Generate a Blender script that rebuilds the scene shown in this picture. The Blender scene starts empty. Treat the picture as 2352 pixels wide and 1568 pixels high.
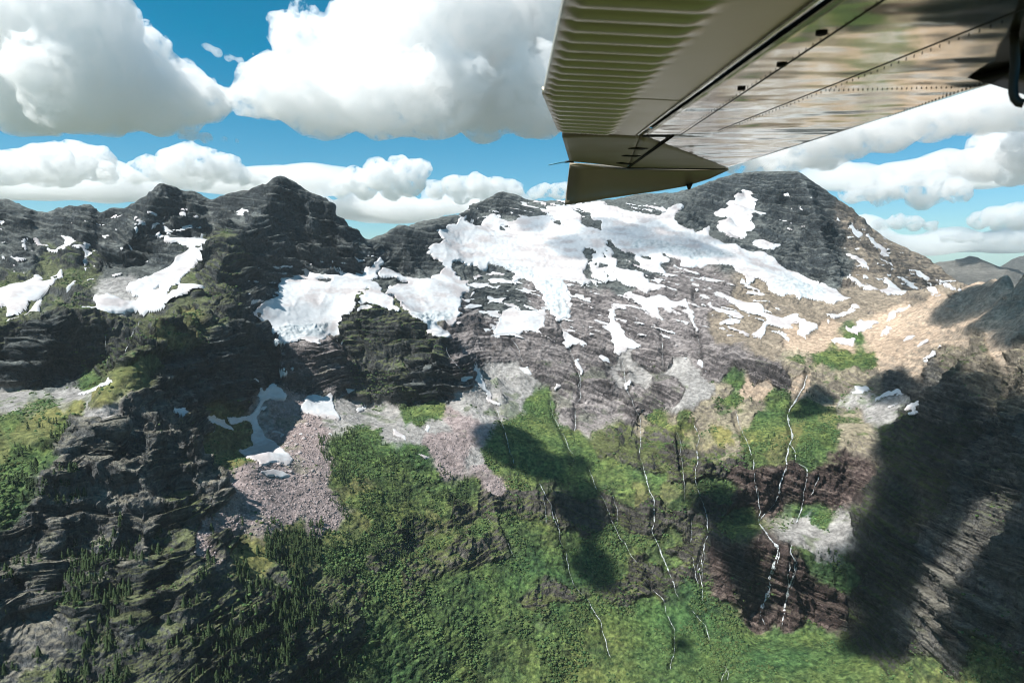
import bpy, bmesh, math, random
import numpy as np
from mathutils import Vector, Matrix

random.seed(7)
RNG = np.random.default_rng(7)
SC = bpy.context.scene
COL = SC.collection

# ------------------------------------------------------------------ camera, sky, sun, exposure
FPX, CX, CY, HOR = 1568.3, 1176.0, 784.0, 588.0      # focal length, centre and eye level of the 2352 px wide frame
PITCH = math.atan((CY - HOR) / FPX)
cam_d = bpy.data.cameras.new('camera')
cam_d.sensor_width, cam_d.lens = 36.0, 36.0 * FPX / 2352.0
cam_d.clip_start, cam_d.clip_end = 0.05, 300000.0
cam = bpy.data.objects.new('camera', cam_d)
cam.rotation_euler = (math.pi / 2 - PITCH, 0, 0)
COL.objects.link(cam)
SC.camera = cam
cam_d.dof.use_dof = True
cam_d.dof.focus_distance = 2500.0
cam_d.dof.aperture_fstop = 5.6

SUN_AZ, SUN_EL = math.radians(-115), math.radians(54)   # azimuth from the view axis (+Y), minus = left
SUN = np.array([math.sin(SUN_AZ) * math.cos(SUN_EL), math.cos(SUN_AZ) * math.cos(SUN_EL), math.sin(SUN_EL)])
sun_d = bpy.data.lights.new('sun', 'SUN')
sun_d.energy, sun_d.angle, sun_d.color = 5.0, math.radians(0.53), (1.0, 0.965, 0.91)
sun = bpy.data.objects.new('sun', sun_d)
sun.rotation_euler = Vector((-SUN[0], -SUN[1], -SUN[2])).to_track_quat('-Z', 'Y').to_euler()
sun.location = (0, 0, 3000)
COL.objects.link(sun)

W = bpy.data.worlds.new('World')
SC.world = W
W.use_nodes = True
nt = W.node_tree
bg = nt.nodes['Background']
sky = nt.nodes.new('ShaderNodeTexSky')
sky.sky_type = 'NISHITA'
sky.sun_disc = False
sky.sun_elevation, sky.sun_rotation = SUN_EL, SUN_AZ
sky.altitude, sky.air_density, sky.dust_density, sky.ozone_density = 2400, 1.0, 0.6, 1.0
spl = nt.nodes.new('ShaderNodeSeparateColor'); cmbc = nt.nodes.new('ShaderNodeCombineColor')      # the film's teal rendering of blue sky
nt.links.new(sky.outputs[0], spl.inputs[0])
for ch, (sub, mulv) in enumerate(((1.45, 0.54), (0.0, 0.66), (0.0, 0.73))):
    ms = nt.nodes.new('ShaderNodeMath'); ms.operation = 'SUBTRACT'; ms.inputs[1].default_value = sub; ms.use_clamp = False
    mm = nt.nodes.new('ShaderNodeMath'); mm.operation = 'MULTIPLY'; mm.inputs[1].default_value = mulv
    mx = nt.nodes.new('ShaderNodeMath'); mx.operation = 'MAXIMUM'; mx.inputs[1].default_value = 0.05
    nt.links.new(spl.outputs[ch], ms.inputs[0]); nt.links.new(ms.outputs[0], mx.inputs[0]); nt.links.new(mx.outputs[0], mm.inputs[0]); nt.links.new(mm.outputs[0], cmbc.inputs[ch])
nt.links.new(cmbc.outputs[0], bg.inputs['Color'])
bg.inputs['Strength'].default_value = 0.10

vs = SC.view_settings
vs.view_transform, vs.look, vs.exposure, vs.gamma = 'Standard', 'None', 0.66, 1.0
vs.use_curve_mapping = False
SC.cycles.use_denoising = True
SC.cycles.pixel_filter_type, SC.cycles.filter_width = 'BLACKMAN_HARRIS', 1.05
SC.cycles.max_bounces = 26
SC.cycles.diffuse_bounces = 3
SC.cycles.glossy_bounces = 3
SC.cycles.transmission_bounces = 2
SC.cycles.volume_bounces = 18
SC.cycles.use_adaptive_sampling, SC.cycles.adaptive_threshold = True, 0.025
SC.cycles.transparent_max_bounces = 8
SC.cycles.caustics_reflective = False
SC.cycles.caustics_refractive = False

# ------------------------------------------------------------------ helpers
def ray(x, y):
    """frame position (2352 wide) -> world direction; arrays allowed"""
    x = np.asarray(x, float); y = np.asarray(y, float)
    a, b = (x - CX) / FPX, (CY - y) / FPX
    cp, sp = math.cos(PITCH), math.sin(PITCH)
    return a, cp + b * sp, -sp + b * cp

def at(x, y, r):
    """point at horizontal distance r in metres"""
    a, f, u = ray(x, y)
    k = np.asarray(r, float) / np.hypot(a, f)
    return np.stack([a * k, f * k, u * k], -1)

def to_frame(P):
    cp, sp = math.cos(PITCH), math.sin(PITCH)
    d = P[..., 1] * cp - P[..., 2] * sp
    u = P[..., 1] * sp + P[..., 2] * cp
    d = np.where(d > 1e-3, d, 1e-3)
    return CX + FPX * P[..., 0] / d, CY - FPX * u / d

def _hash(ix, iy, iz, seed):
    h = (ix.astype(np.uint32) * np.uint32(374761393)) ^ (iy.astype(np.uint32) * np.uint32(668265263)) ^ \
        (iz.astype(np.uint32) * np.uint32(2147483647)) ^ np.uint32((seed * 974634777) & 0xffffffff)
    h = (h ^ (h >> np.uint32(13))) * np.uint32(1274126177)
    h = (h ^ (h >> np.uint32(15))) * np.uint32(2246822519)
    h = h ^ (h >> np.uint32(16))
    return h.astype(np.float32) * np.float32(2.0 / 4294967295.0) - np.float32(1.0)

def noise3(x, y, z, seed=0):
    xf, yf, zf = np.floor(x), np.floor(y), np.floor(z)
    ix, iy, iz = xf.astype(np.int64), yf.astype(np.int64), zf.astype(np.int64)
    fx, fy, fz = (x - xf).astype(np.float32), (y - yf).astype(np.float32), (z - zf).astype(np.float32)
    q = lambda t: t * t * t * (t * (t * 6 - 15) + 10)
    wx, wy, wz = q(fx), q(fy), q(fz)
    r = 0
    out = None
    for dz in (0, 1):
        for dy in (0, 1):
            a = _hash(ix, iy + dy, iz + dz, seed); b = _hash(ix + 1, iy + dy, iz + dz, seed)
            v = a + (b - a) * wx
            if dy == 0: v0 = v
        vz = v0 + (v - v0) * wy
        if dz == 0: z0 = vz
    return z0 + (vz - z0) * wz

def noise2(x, y, seed=0):
    xf, yf = np.floor(x), np.floor(y)
    ix, iy = xf.astype(np.int64), yf.astype(np.int64)
    iz = np.zeros_like(ix)
    fx, fy = (x - xf).astype(np.float32), (y - yf).astype(np.float32)
    q = lambda t: t * t * t * (t * (t * 6 - 15) + 10)
    wx, wy = q(fx), q(fy)
    a = _hash(ix, iy, iz, seed); b = _hash(ix + 1, iy, iz, seed)
    c = _hash(ix, iy + 1, iz, seed); d = _hash(ix + 1, iy + 1, iz, seed)
    t = a + (b - a) * wx
    return t + (c + (d - c) * wx - t) * wy

def fbm2(x, y, octs=4, seed=0, gain=0.5):
    s, a, n = 0, 1.0, 0
    for k in range(octs):
        s = s + a * noise2(x * 2.03 ** k + 17.3 * k, y * 2.03 ** k - 9.1 * k, seed + k); n += a; a *= gain
    return s / n

def sstep(a, b, x):
    t = np.clip((x - a) / (b - a), 0, 1)
    return t * t * (3 - 2 * t)

def mesh_object(name, V, F, mat=None, parent=None, smooth=True, colors=None, attrs=None):
    """V (n,3), F (m,3|4) int arrays"""
    me = bpy.data.meshes.new(name)
    V = np.ascontiguousarray(V, np.float32); F = np.ascontiguousarray(F, np.int32)
    k = F.shape[1]
    me.vertices.add(len(V)); me.vertices.foreach_set('co', V.ravel())
    me.loops.add(F.size); me.loops.foreach_set('vertex_index', F.ravel())
    me.polygons.add(len(F)); me.polygons.foreach_set('loop_start', np.arange(0, F.size, k, dtype=np.int32))
    if smooth:
        me.polygons.foreach_set('use_smooth', np.ones(len(F), bool))
    me.update(calc_edges=True)
    if colors is not None:
        at_ = me.color_attributes.new('Col', 'FLOAT_COLOR', 'POINT')
        c = np.ones((len(V), 4), np.float32); c[:, :3] = colors
        at_.data.foreach_set('color', c.ravel())
    for n, v in (attrs or {}).items():
        at_ = me.attributes.new(n, 'FLOAT', 'POINT')
        at_.data.foreach_set('value', np.ascontiguousarray(v, np.float32))
    o = bpy.data.objects.new(name, me)
    COL.objects.link(o)
    if mat: me.materials.append(mat)
    if parent is not None: o.parent = parent
    return o

def tag(o, label=None, cat=None, group=None, kind=None):
    if label: o['label'] = label
    if cat: o['category'] = cat
    if group: o['group'] = group
    if kind: o['kind'] = kind
    return o

# ------------------------------------------------------------------ the lie of the land
# frame position and horizontal distance of points along ridges, cliff edges, benches and valley floor
def line(pts, step=24):
    out = []
    for a, b in zip(pts[:-1], pts[1:]):
        n = max(1, int(math.hypot(b[0] - a[0], b[1] - a[1]) / step))
        for i in range(n):
            t = i / n
            out.append(tuple(a[k] + (b[k] - a[k]) * t for k in range(3)))
    out.append(pts[-1])
    return out

SKYLINE = [(-330,440,3500),(-200,450,3400),(0,458,3350),(17,458,3350),(35,469,3300),(74,483,3250),(93,492,3250),(141,476,3250),(151,480,3230),(169,475,3200),(176,483,3200),(207,470,3150),(229,490,3150),(253,478,3100),(258,483,3100),(295,473,3100),
  (330,452,3050),(371,422,3000),(404,432,3050),(427,439,3080),(446,438,3100),(485,460,3100),(520,445,3050),(548,440,3030),(580,434,3000),(620,418,2950),(643,407,2900),
  (661,420,2900),(703,450,2900),(731,462,2900),(752,481,2900),(797,508,2950),(832,541,3000),(850,549,3100),(896,526,3150),(920,516,3150),(942,520,3200),(952,512,3250),
  (1019,499,3500),(1043,492,3600),(1061,487,3700),(1086,469,3900),(1114,459,4000),(1149,440,4000),(1184,445,4000),(1212,461,4000),(1293,460,4050),(1401,461,4150),
  (1461,447,4250),(1542,443,4300),(1597,431,4350),(1650,410,4400),(1695,400,4400),(1773,396,4400),(1833,396,4350),(1861,413,4350),(1896,438,4400),(1949,473,4450),
  (1989,508,4450),(1992,520,4450),(2054,557,4500),(2072,563,4500),(2082,570,4500),(2131,592,4500),(2177,628,4400),(2221,659,4300)]
RIGHTSKY = [(2221,664,3300),(2230,659,3150),(2265,649,2800),(2318,633,2550),(2352,626,2400),(2450,600,2250),(2600,570,2100)]
CREST = [(605,476,2760),(562,519,2620),(520,557,2470),(505,610,2330),(512,650,2220),(503,691,2080),(467,722,1930),(422,747,1820),(369,765,1720),(350,807,1620),
  (316,842,1575),(274,867,1530),(246,895,1500),(229,930,1475),(198,983,1425),(161,1025,1385),(146,1063,1350)]
LINES = [CREST,
  [(365,945,1450),(420,985,1440),(470,1070,1390),(520,1095,1370),(515,1170,1325)],
  [(385,950,1560),(450,985,1740),(530,998,1830),(575,988,1870),(600,930,1930),(625,895,1980),(655,850,2000)],   # foot of the spur's wall
  [(503,705,2055),(540,715,2080),(580,745,2090),(620,782,2070),(650,805,2040)],                               # its top
  [(640,640,2560),(690,650,2570),(740,632,2600),(830,640,2650),(860,605,2800)],
  [(580,740,2260),(620,765,2230),(650,785,2180),(720,785,2220),(780,790,2260)],
  [(660,805,2140),(730,802,2165),(790,797,2230)], [(670,905,2050),(740,908,2070),(800,922,2090)],
  [(797,723,2420),(846,705,2420),(900,722,2370),(959,742,2310),(990,770,2270),(1019,800,2235),(1040,840,2200)],
  [(820,938,2110),(900,948,2100),(960,925,2135),(1040,908,2160)],
  [(1640,800,2520),(1750,832,2430),(1850,855,2400)], [(1650,850,2400),(1750,882,2350),(1850,893,2350)],
  [(1660,1075,1880),(1740,1058,1905),(1800,1060,1905),(1900,1065,1920),(1960,1045,1960)], [(1680,1180,1810),(1740,1168,1840),(1800,1172,1845),(1900,1152,1868),(1960,1132,1885)],
  [(1610,1225,1735),(1700,1250,1690),(1780,1265,1680),(1850,1282,1685),(1920,1330,1680)], [(1610,1330,1640),(1680,1372,1630),(1750,1432,1610),(1800,1442,1605),(1880,1428,1625),(1950,1440,1640)],
  [(100,742,2050),(200,737,2090),(300,745,2100)], [(-60,905,1955),(0,905,1955),(90,903,1955),(160,878,1965),(240,852,1995)],
  [(1840,405,4340),(1870,480,4080),(1890,560,3820),(1905,640,3500)],
  [(225,590,2600),(180,660,2350),(60,730,2100),(-60,760,2050)],
  [(1130,630,3080),(1165,660,2960),(1195,690,2900)], [(1120,700,2800),(1165,748,2640),(1205,735,2680)],
]
PTS = """440,600,2500 380,655,2350 330,690,2250 230,690,2250 190,708,2250 300,717,2200 346,720,2170 400,702,2150 455,665,2200 260,640,2400 330,560,2680 400,540,2700 470,560,2600
420,480,2880 520,500,2720 240,560,2750 180,560,2850 60,560,2950 60,660,2400 0,690,2350 0,740,2150 -100,740,2150 -100,600,2750
240,880,1720 180,905,1700 100,940,1640 0,1000,1530 100,1000,1480 180,925,1590 0,1080,1410 100,1060,1410 60,1150,1330 0,1200,1300 100,1250,1265 0,1250,1290 200,1250,1245 400,1250,1210 0,1350,1230 200,1350,1180 400,1350,1145 0,1450,1170 200,1450,1125 400,1450,1085 0,1568,1110 200,1568,1065 -150,1568,1120 -150,1300,1260 -150,1000,1500
150,1150,1315 250,1150,1300 236,1092,1345 300,1060,1340 330,1150,1285 400,1150,1285 450,850,1835 550,850,1955 350,900,1585 600,800,2025
450,1000,1395 600,670,2450 700,700,2450 800,680,2500 700,560,2720 620,560,2640 780,580,2760 560,620,2480 650,500,2800 850,850,2240 920,850,2190 980,850,2185
950,680,2650 1000,650,2780 1050,700,2650 980,740,2500 1040,780,2430 980,635,2880 1010,610,3000 880,600,2880 930,560,3000
1060,560,3300 1100,520,3600 1130,490,3800 1200,550,3500 1180,610,3200 1100,740,2600 1200,760,2620 1300,620,3200 1300,740,2750 1400,550,3500 1300,500,3800 1450,590,3350 1500,520,3700 1600,560,3600 1560,490,3900
1600,600,3380 1700,600,3450 1800,640,3300 1900,680,3200 1950,690,3150 1700,470,4130 1750,520,3950 1830,560,3880 1950,640,3560 1650,530,3850 1950,560,4050 2000,600,3950 2050,650,3800 2100,680,3650
1500,700,2930 1600,700,2950 1700,720,2920 1800,740,2880 1900,740,2900 2000,715,3050 2100,700,3350 2160,680,3500 2050,740,2900 1950,760,2800 1400,660,3050
1400,800,2600 1500,800,2600 1600,790,2620 1900,800,2640 2000,800,2620 2100,780,2520 2200,740,2600 2300,700,2400 2352,720,2200 2450,700,2000
1100,860,2250 1200,860,2350 1300,860,2400 1400,870,2380 1500,880,2330 1600,890,2280 1080,930,2050 1150,950,2050 1250,960,2150 1350,960,2180 1450,960,2150 1550,960,2130 1650,960,2130 1750,960,2180 1850,930,2290 1950,940,2250 2050,900,2250 2150,850,2200 2250,820,2050 2352,800,1900
1000,1020,1800 1100,1030,1820 1200,1040,1850 1300,1050,1880 1400,1060,1900 1500,1060,1890 1600,1060,1870 900,1050,1700 800,1000,1800 760,960,1900 850,980,1880
1500,1280,1680 1400,1250,1680 1600,1200,1755 1500,1170,1765 1400,1150,1770 1300,1150,1750 1200,1150,1700 1100,1150,1660 1000,1150,1620 900,1150,1580 800,1150,1520
1500,1380,1600 1400,1350,1590 1300,1350,1540 1200,1300,1540 1100,1300,1500 1000,1300,1450 900,1300,1400 800,1300,1335 700,1250,1335 600,1200,1325 550,1250,1300 650,1120,1490 700,1000,1780 620,1040,1610 560,1060,1510 540,1160,1365 520,1220,1310
500,1350,1160 600,1400,1145 700,1400,1185 800,1420,1215 900,1420,1270 1000,1420,1320 1100,1420,1370 1200,1430,1400 1300,1440,1440 1400,1450,1470 1500,1480,1460 1600,1480,1480 1700,1480,1510 1800,1490,1520 1900,1490,1540 
400,1568,1025 500,1568,1055 600,1568,1080 700,1568,1108 800,1568,1130 900,1568,1170 1000,1568,1215 1100,1568,1260 1200,1568,1290 1300,1568,1330 1400,1568,1350 1600,1568,1370 1800,1568,1390 2000,1568,1400 2200,1568,1370 2352,1568,1320
2000,1450,1580 2000,1300,1690 2000,1200,1780 2050,1100,1860 2100,1000,1980 2200,1000,1850 2300,1000,1700 2352,1000,1620 2100,1200,1700 2200,1200,1600 2300,1200,1490 2352,1200,1430 2100,1350,1560 2200,1350,1480 2300,1350,1400 2352,1350,1360
2100,1480,1480 2200,1480,1430 2300,1480,1370 2450,1000,1500 2450,1300,1330 2450,800,1700 2450,1568,1250 2100,930,2130 2200,900,1990 2300,880,1820 -100,1750,1000 400,1800,900 900,1800,930 1400,1800,1120 1900,1800,1150 2400,1800,1080"""
CP = []
for l in LINES: CP += line(l)
CP += [tuple(float(v) for v in t.split(',')) for t in PTS.split()]
sk = line(SKYLINE, 14); rs = line(RIGHTSKY, 20)
CP += sk + rs
A_ = np.array(CP)
P0 = at(A_[:, 0], A_[:, 1], A_[:, 2])
extra = []
for l, drop, back in ((sk[::2], 130, 1.07), (sk[::3], 420, 1.25), (rs, 90, 1.06), (rs[::2], 320, 1.25)):
    b = np.array(l); q = at(b[:, 0], b[:, 1], b[:, 2])
    q[:, :2] *= back; q[:, 2] -= drop
    extra.append(q)
cr = np.array(line(CREST)[4:]); q = at(cr[:, 0], cr[:, 1], cr[:, 2])       # the lit flank left of the spur's crest
bk = np.array(line([(365,945,1450),(420,985,1440),(470,1070,1390),(520,1095,1370)])); bq = at(bk[:, 0], bk[:, 1], bk[:, 2]); bq[:, :2] *= 1.07; bq[:, 2] -= 45
extra.append(bq)
az = np.arctan2(q[:, 0], q[:, 1]) - 0.012; rr = np.hypot(q[:, 0], q[:, 1]) * 1.05
extra.append(np.stack([np.sin(az) * rr, np.cos(az) * rr, q[:, 2] - 26], -1)[::2])
for a in range(-180, 180, 15):                                              # all round, beyond the picture
    for r, z in ((250, -760), (600, -820), (1200, -640), (2500, -250), (4500, -50)):
        if abs(a) > 50: extra.append(np.array([[math.sin(math.radians(a)) * r, math.cos(math.radians(a)) * r, z]]))
for a in range(-180, 180, 10):
    extra.append(np.array([[math.sin(math.radians(a)) * r, math.cos(math.radians(a)) * r, z] for r, z in ((6800, -380), (9500, -560))]))
for a in range(-45, 50, 10):
    extra.append(np.array([[math.sin(math.radians(a)) * r, math.cos(math.radians(a)) * r, z] for r, z in ((250, -620 - 3 * a), (450, -640 - 4 * a))]))
# ribs: sharp spines down the faces, the ground falling away on both sides
RIBS = [([(643,407,2900),(605,476,2765),(562,519,2620),(520,557,2470),(505,610,2330),(512,650,2220)], .016, 42), ([(703,450,2900),(715,540,2770),(735,625,2630)], .012, 27), ([(770,495,2930),(790,560,2820),(800,630,2680)], .012, 24),
  ([(371,422,3000),(340,480,2880),(300,540,2760),(262,600,2620)], .016, 42), ([(446,438,3100),(450,500,2900),(440,560,2700)], .014, 26), ([(207,470,3150),(190,530,2950),(170,590,2750)], .014, 30), ([(35,469,3300),(50,540,3000),(40,620,2600)], .014, 30),
  ([(1840,400,4340),(1870,480,4080),(1890,560,3820),(1905,640,3500)], .014, 58), ([(1700,402,4400),(1680,470,4150),(1660,530,3900)], .010, 32), ([(1149,440,4000),(1130,480,3850),(1110,520,3650)], .012, 36), ([(920,516,3150),(925,560,3000),(960,625,2880)], .014, 32),
  ([(797,723,2420),(815,800,2310),(820,930,2130)], .008, 18), ([(959,742,2310),(965,830,2210),(960,920,2140)], .010, 26), ([(229,930,1475),(240,1000,1420),(230,1060,1370)], .012, 19), ([(365,945,1450),(350,1020,1390),(330,1100,1320)], .012, 19), ([(470,1070,1390),(440,1120,1340)], .010, 15),
  ([(100,742,2050),(60,800,2010),(20,900,1960)], .014, 24), ([(150,1150,1315),(120,1260,1260),(100,1400,1200)], .020, 24), ([(330,1150,1285),(330,1280,1200),(310,1420,1120)], .020, 24), ([(1560,930,2170),(1550,1000,2020),(1560,1080,1870)], .012, 18), ([(1440,820,2560),(1450,900,2320),(1470,960,2160)], .012, 22), ([(1130,830,2400),(1150,900,2180),(1150,950,2060)], .012, 24)]
for l, wdt, drop in RIBS:
    b = np.array(line(l, 26)); q = at(b[:, 0], b[:, 1], b[:, 2]); extra.insert(0, q)
    for sgn in (-1, 1):
        a_ = np.arctan2(q[:, 0], q[:, 1]) + sgn * wdt; r_ = b[:, 2] * 1.004
        extra.append(np.stack([np.sin(a_) * r_, np.cos(a_) * r_, q[:, 2] - drop], -1)[1:])
P0 = np.concatenate(extra[:len(RIBS)] + [P0] + extra[len(RIBS):])
kaz, kr, kt = np.arctan2(P0[:, 0], P0[:, 1]), np.log(np.hypot(P0[:, 0], P0[:, 1])), P0[:, 2] / np.hypot(P0[:, 0], P0[:, 1])
keep, seen = [], set()
for i in range(len(kaz)):
    k = (round(kaz[i] / 0.004), round(kr[i] / 0.006))
    if k not in seen: seen.add(k); keep.append(i)
kaz, kr, kt = kaz[keep], kr[keep], kt[keep]
N = len(kaz)
C0 = 0.006
D = np.sqrt((kaz[:, None] - kaz) ** 2 + (kr[:, None] - kr) ** 2 + C0 * C0)
M = np.zeros((N + 3, N + 3)); M[:N, :N] = D; M[:N, N] = 1; M[:N, N + 1] = kaz; M[:N, N + 2] = kr; M[N:, :N] = M[:N, N:].T
M[:N, :N] -= np.eye(N) * 5e-5
WT = np.linalg.solve(M, np.concatenate([kt, np.zeros(3)])).astype(np.float32)
LR0, LR1 = math.log(260.0), math.log(9800.0)

def rbf(azs, lrs):
    """slope z/r at every (azimuth, log range) of two flat arrays"""
    out = np.empty(len(azs), np.float32)
    a32, r32 = kaz.astype(np.float32), kr.astype(np.float32)
    for s in range(0, len(azs), 4096):
        a, r = azs[s:s + 4096, None].astype(np.float32), lrs[s:s + 4096, None].astype(np.float32)
        d = (a - a32) ** 2; d += (r - r32) ** 2; d += np.float32(C0 * C0); np.sqrt(d, out=d)
        out[s:s + 4096] = d @ WT[:N] + WT[N] + a[:, 0] * WT[N + 1] + r[:, 0] * WT[N + 2]
    return out

NC, NR, AZM = 1180, 840, math.radians(43)
AZ = np.linspace(-AZM, AZM, NC)
ca = np.linspace(-AZM, AZM, 420); cl = np.linspace(LR0, LR1, 640)
CG = rbf(np.repeat(ca, len(cl)), np.tile(cl, len(ca))).reshape(len(ca), len(cl))
# rows of each column are spaced by what the eye can tell apart
de = np.abs(np.diff(CG, axis=1)); runmax = np.maximum.accumulate(CG, 1)[:, :-1]
vis = (CG[:, 1:] >= runmax - 0.004)
met = np.sqrt(np.where(vis, de, de * 0.06) ** 2 + (0.07 * np.diff(cl)[None, :]) ** 2) * (0.04 + 0.96 * sstep(-0.78, -0.66, CG[:, 1:]))
for _ in range(3):
    met = (np.roll(met, 1, 0) + met + np.roll(met, -1, 0)) / 3 if False else np.concatenate([met[:1], (met[:-2] + met[1:-1] + met[2:]) / 3, met[-1:]])
cum = np.concatenate([np.zeros((len(ca), 1)), np.cumsum(met, 1)], 1); cum /= cum[:, -1:]
LRc = np.stack([np.interp(np.linspace(0, 1, NR), c, cl) for c in cum])       # (420, NR)
ker = np.ones(9) / 9
LRc = np.apply_along_axis(lambda c: np.convolve(np.pad(c, 4, mode='edge'), ker, 'valid'), 0, LRc)
ci = (AZ + AZM) / (2 * AZM) * (len(ca) - 1); c0 = np.clip(ci.astype(int), 0, len(ca) - 2); cf = (ci - c0)[:, None]
LR = LRc[c0] * (1 - cf) + LRc[c0 + 1] * cf                                    # (NC, NR)
ri = (LR - LR0) / (LR1 - LR0) * (len(cl) - 1); r0 = np.clip(ri.astype(int), 0, len(cl) - 2); rf = ri - r0
cc = np.broadcast_to(c0[:, None], r0.shape)
T = (CG[cc, r0] * (1 - rf) + CG[cc, r0 + 1] * rf) * (1 - cf) + (CG[cc + 1, r0] * (1 - rf) + CG[cc + 1, r0 + 1] * rf) * cf
R = np.exp(LR)
BASE = np.stack([np.sin(AZ)[:, None] * R, np.cos(AZ)[:, None] * R, T * R], -1)

def grid_normals(P):
    du = np.empty_like(P); dv = np.empty_like(P)
    du[1:-1] = P[2:] - P[:-2]; du[0] = P[1] - P[0]; du[-1] = P[-1] - P[-2]
    dv[:, 1:-1] = P[:, 2:] - P[:, :-2]; dv[:, 0] = P[:, 1] - P[:, 0]; dv[:, -1] = P[:, -1] - P[:, -2]
    n = np.cross(du, dv); n /= np.linalg.norm(n, axis=-1, keepdims=True) + 1e-9
    return n
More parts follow.
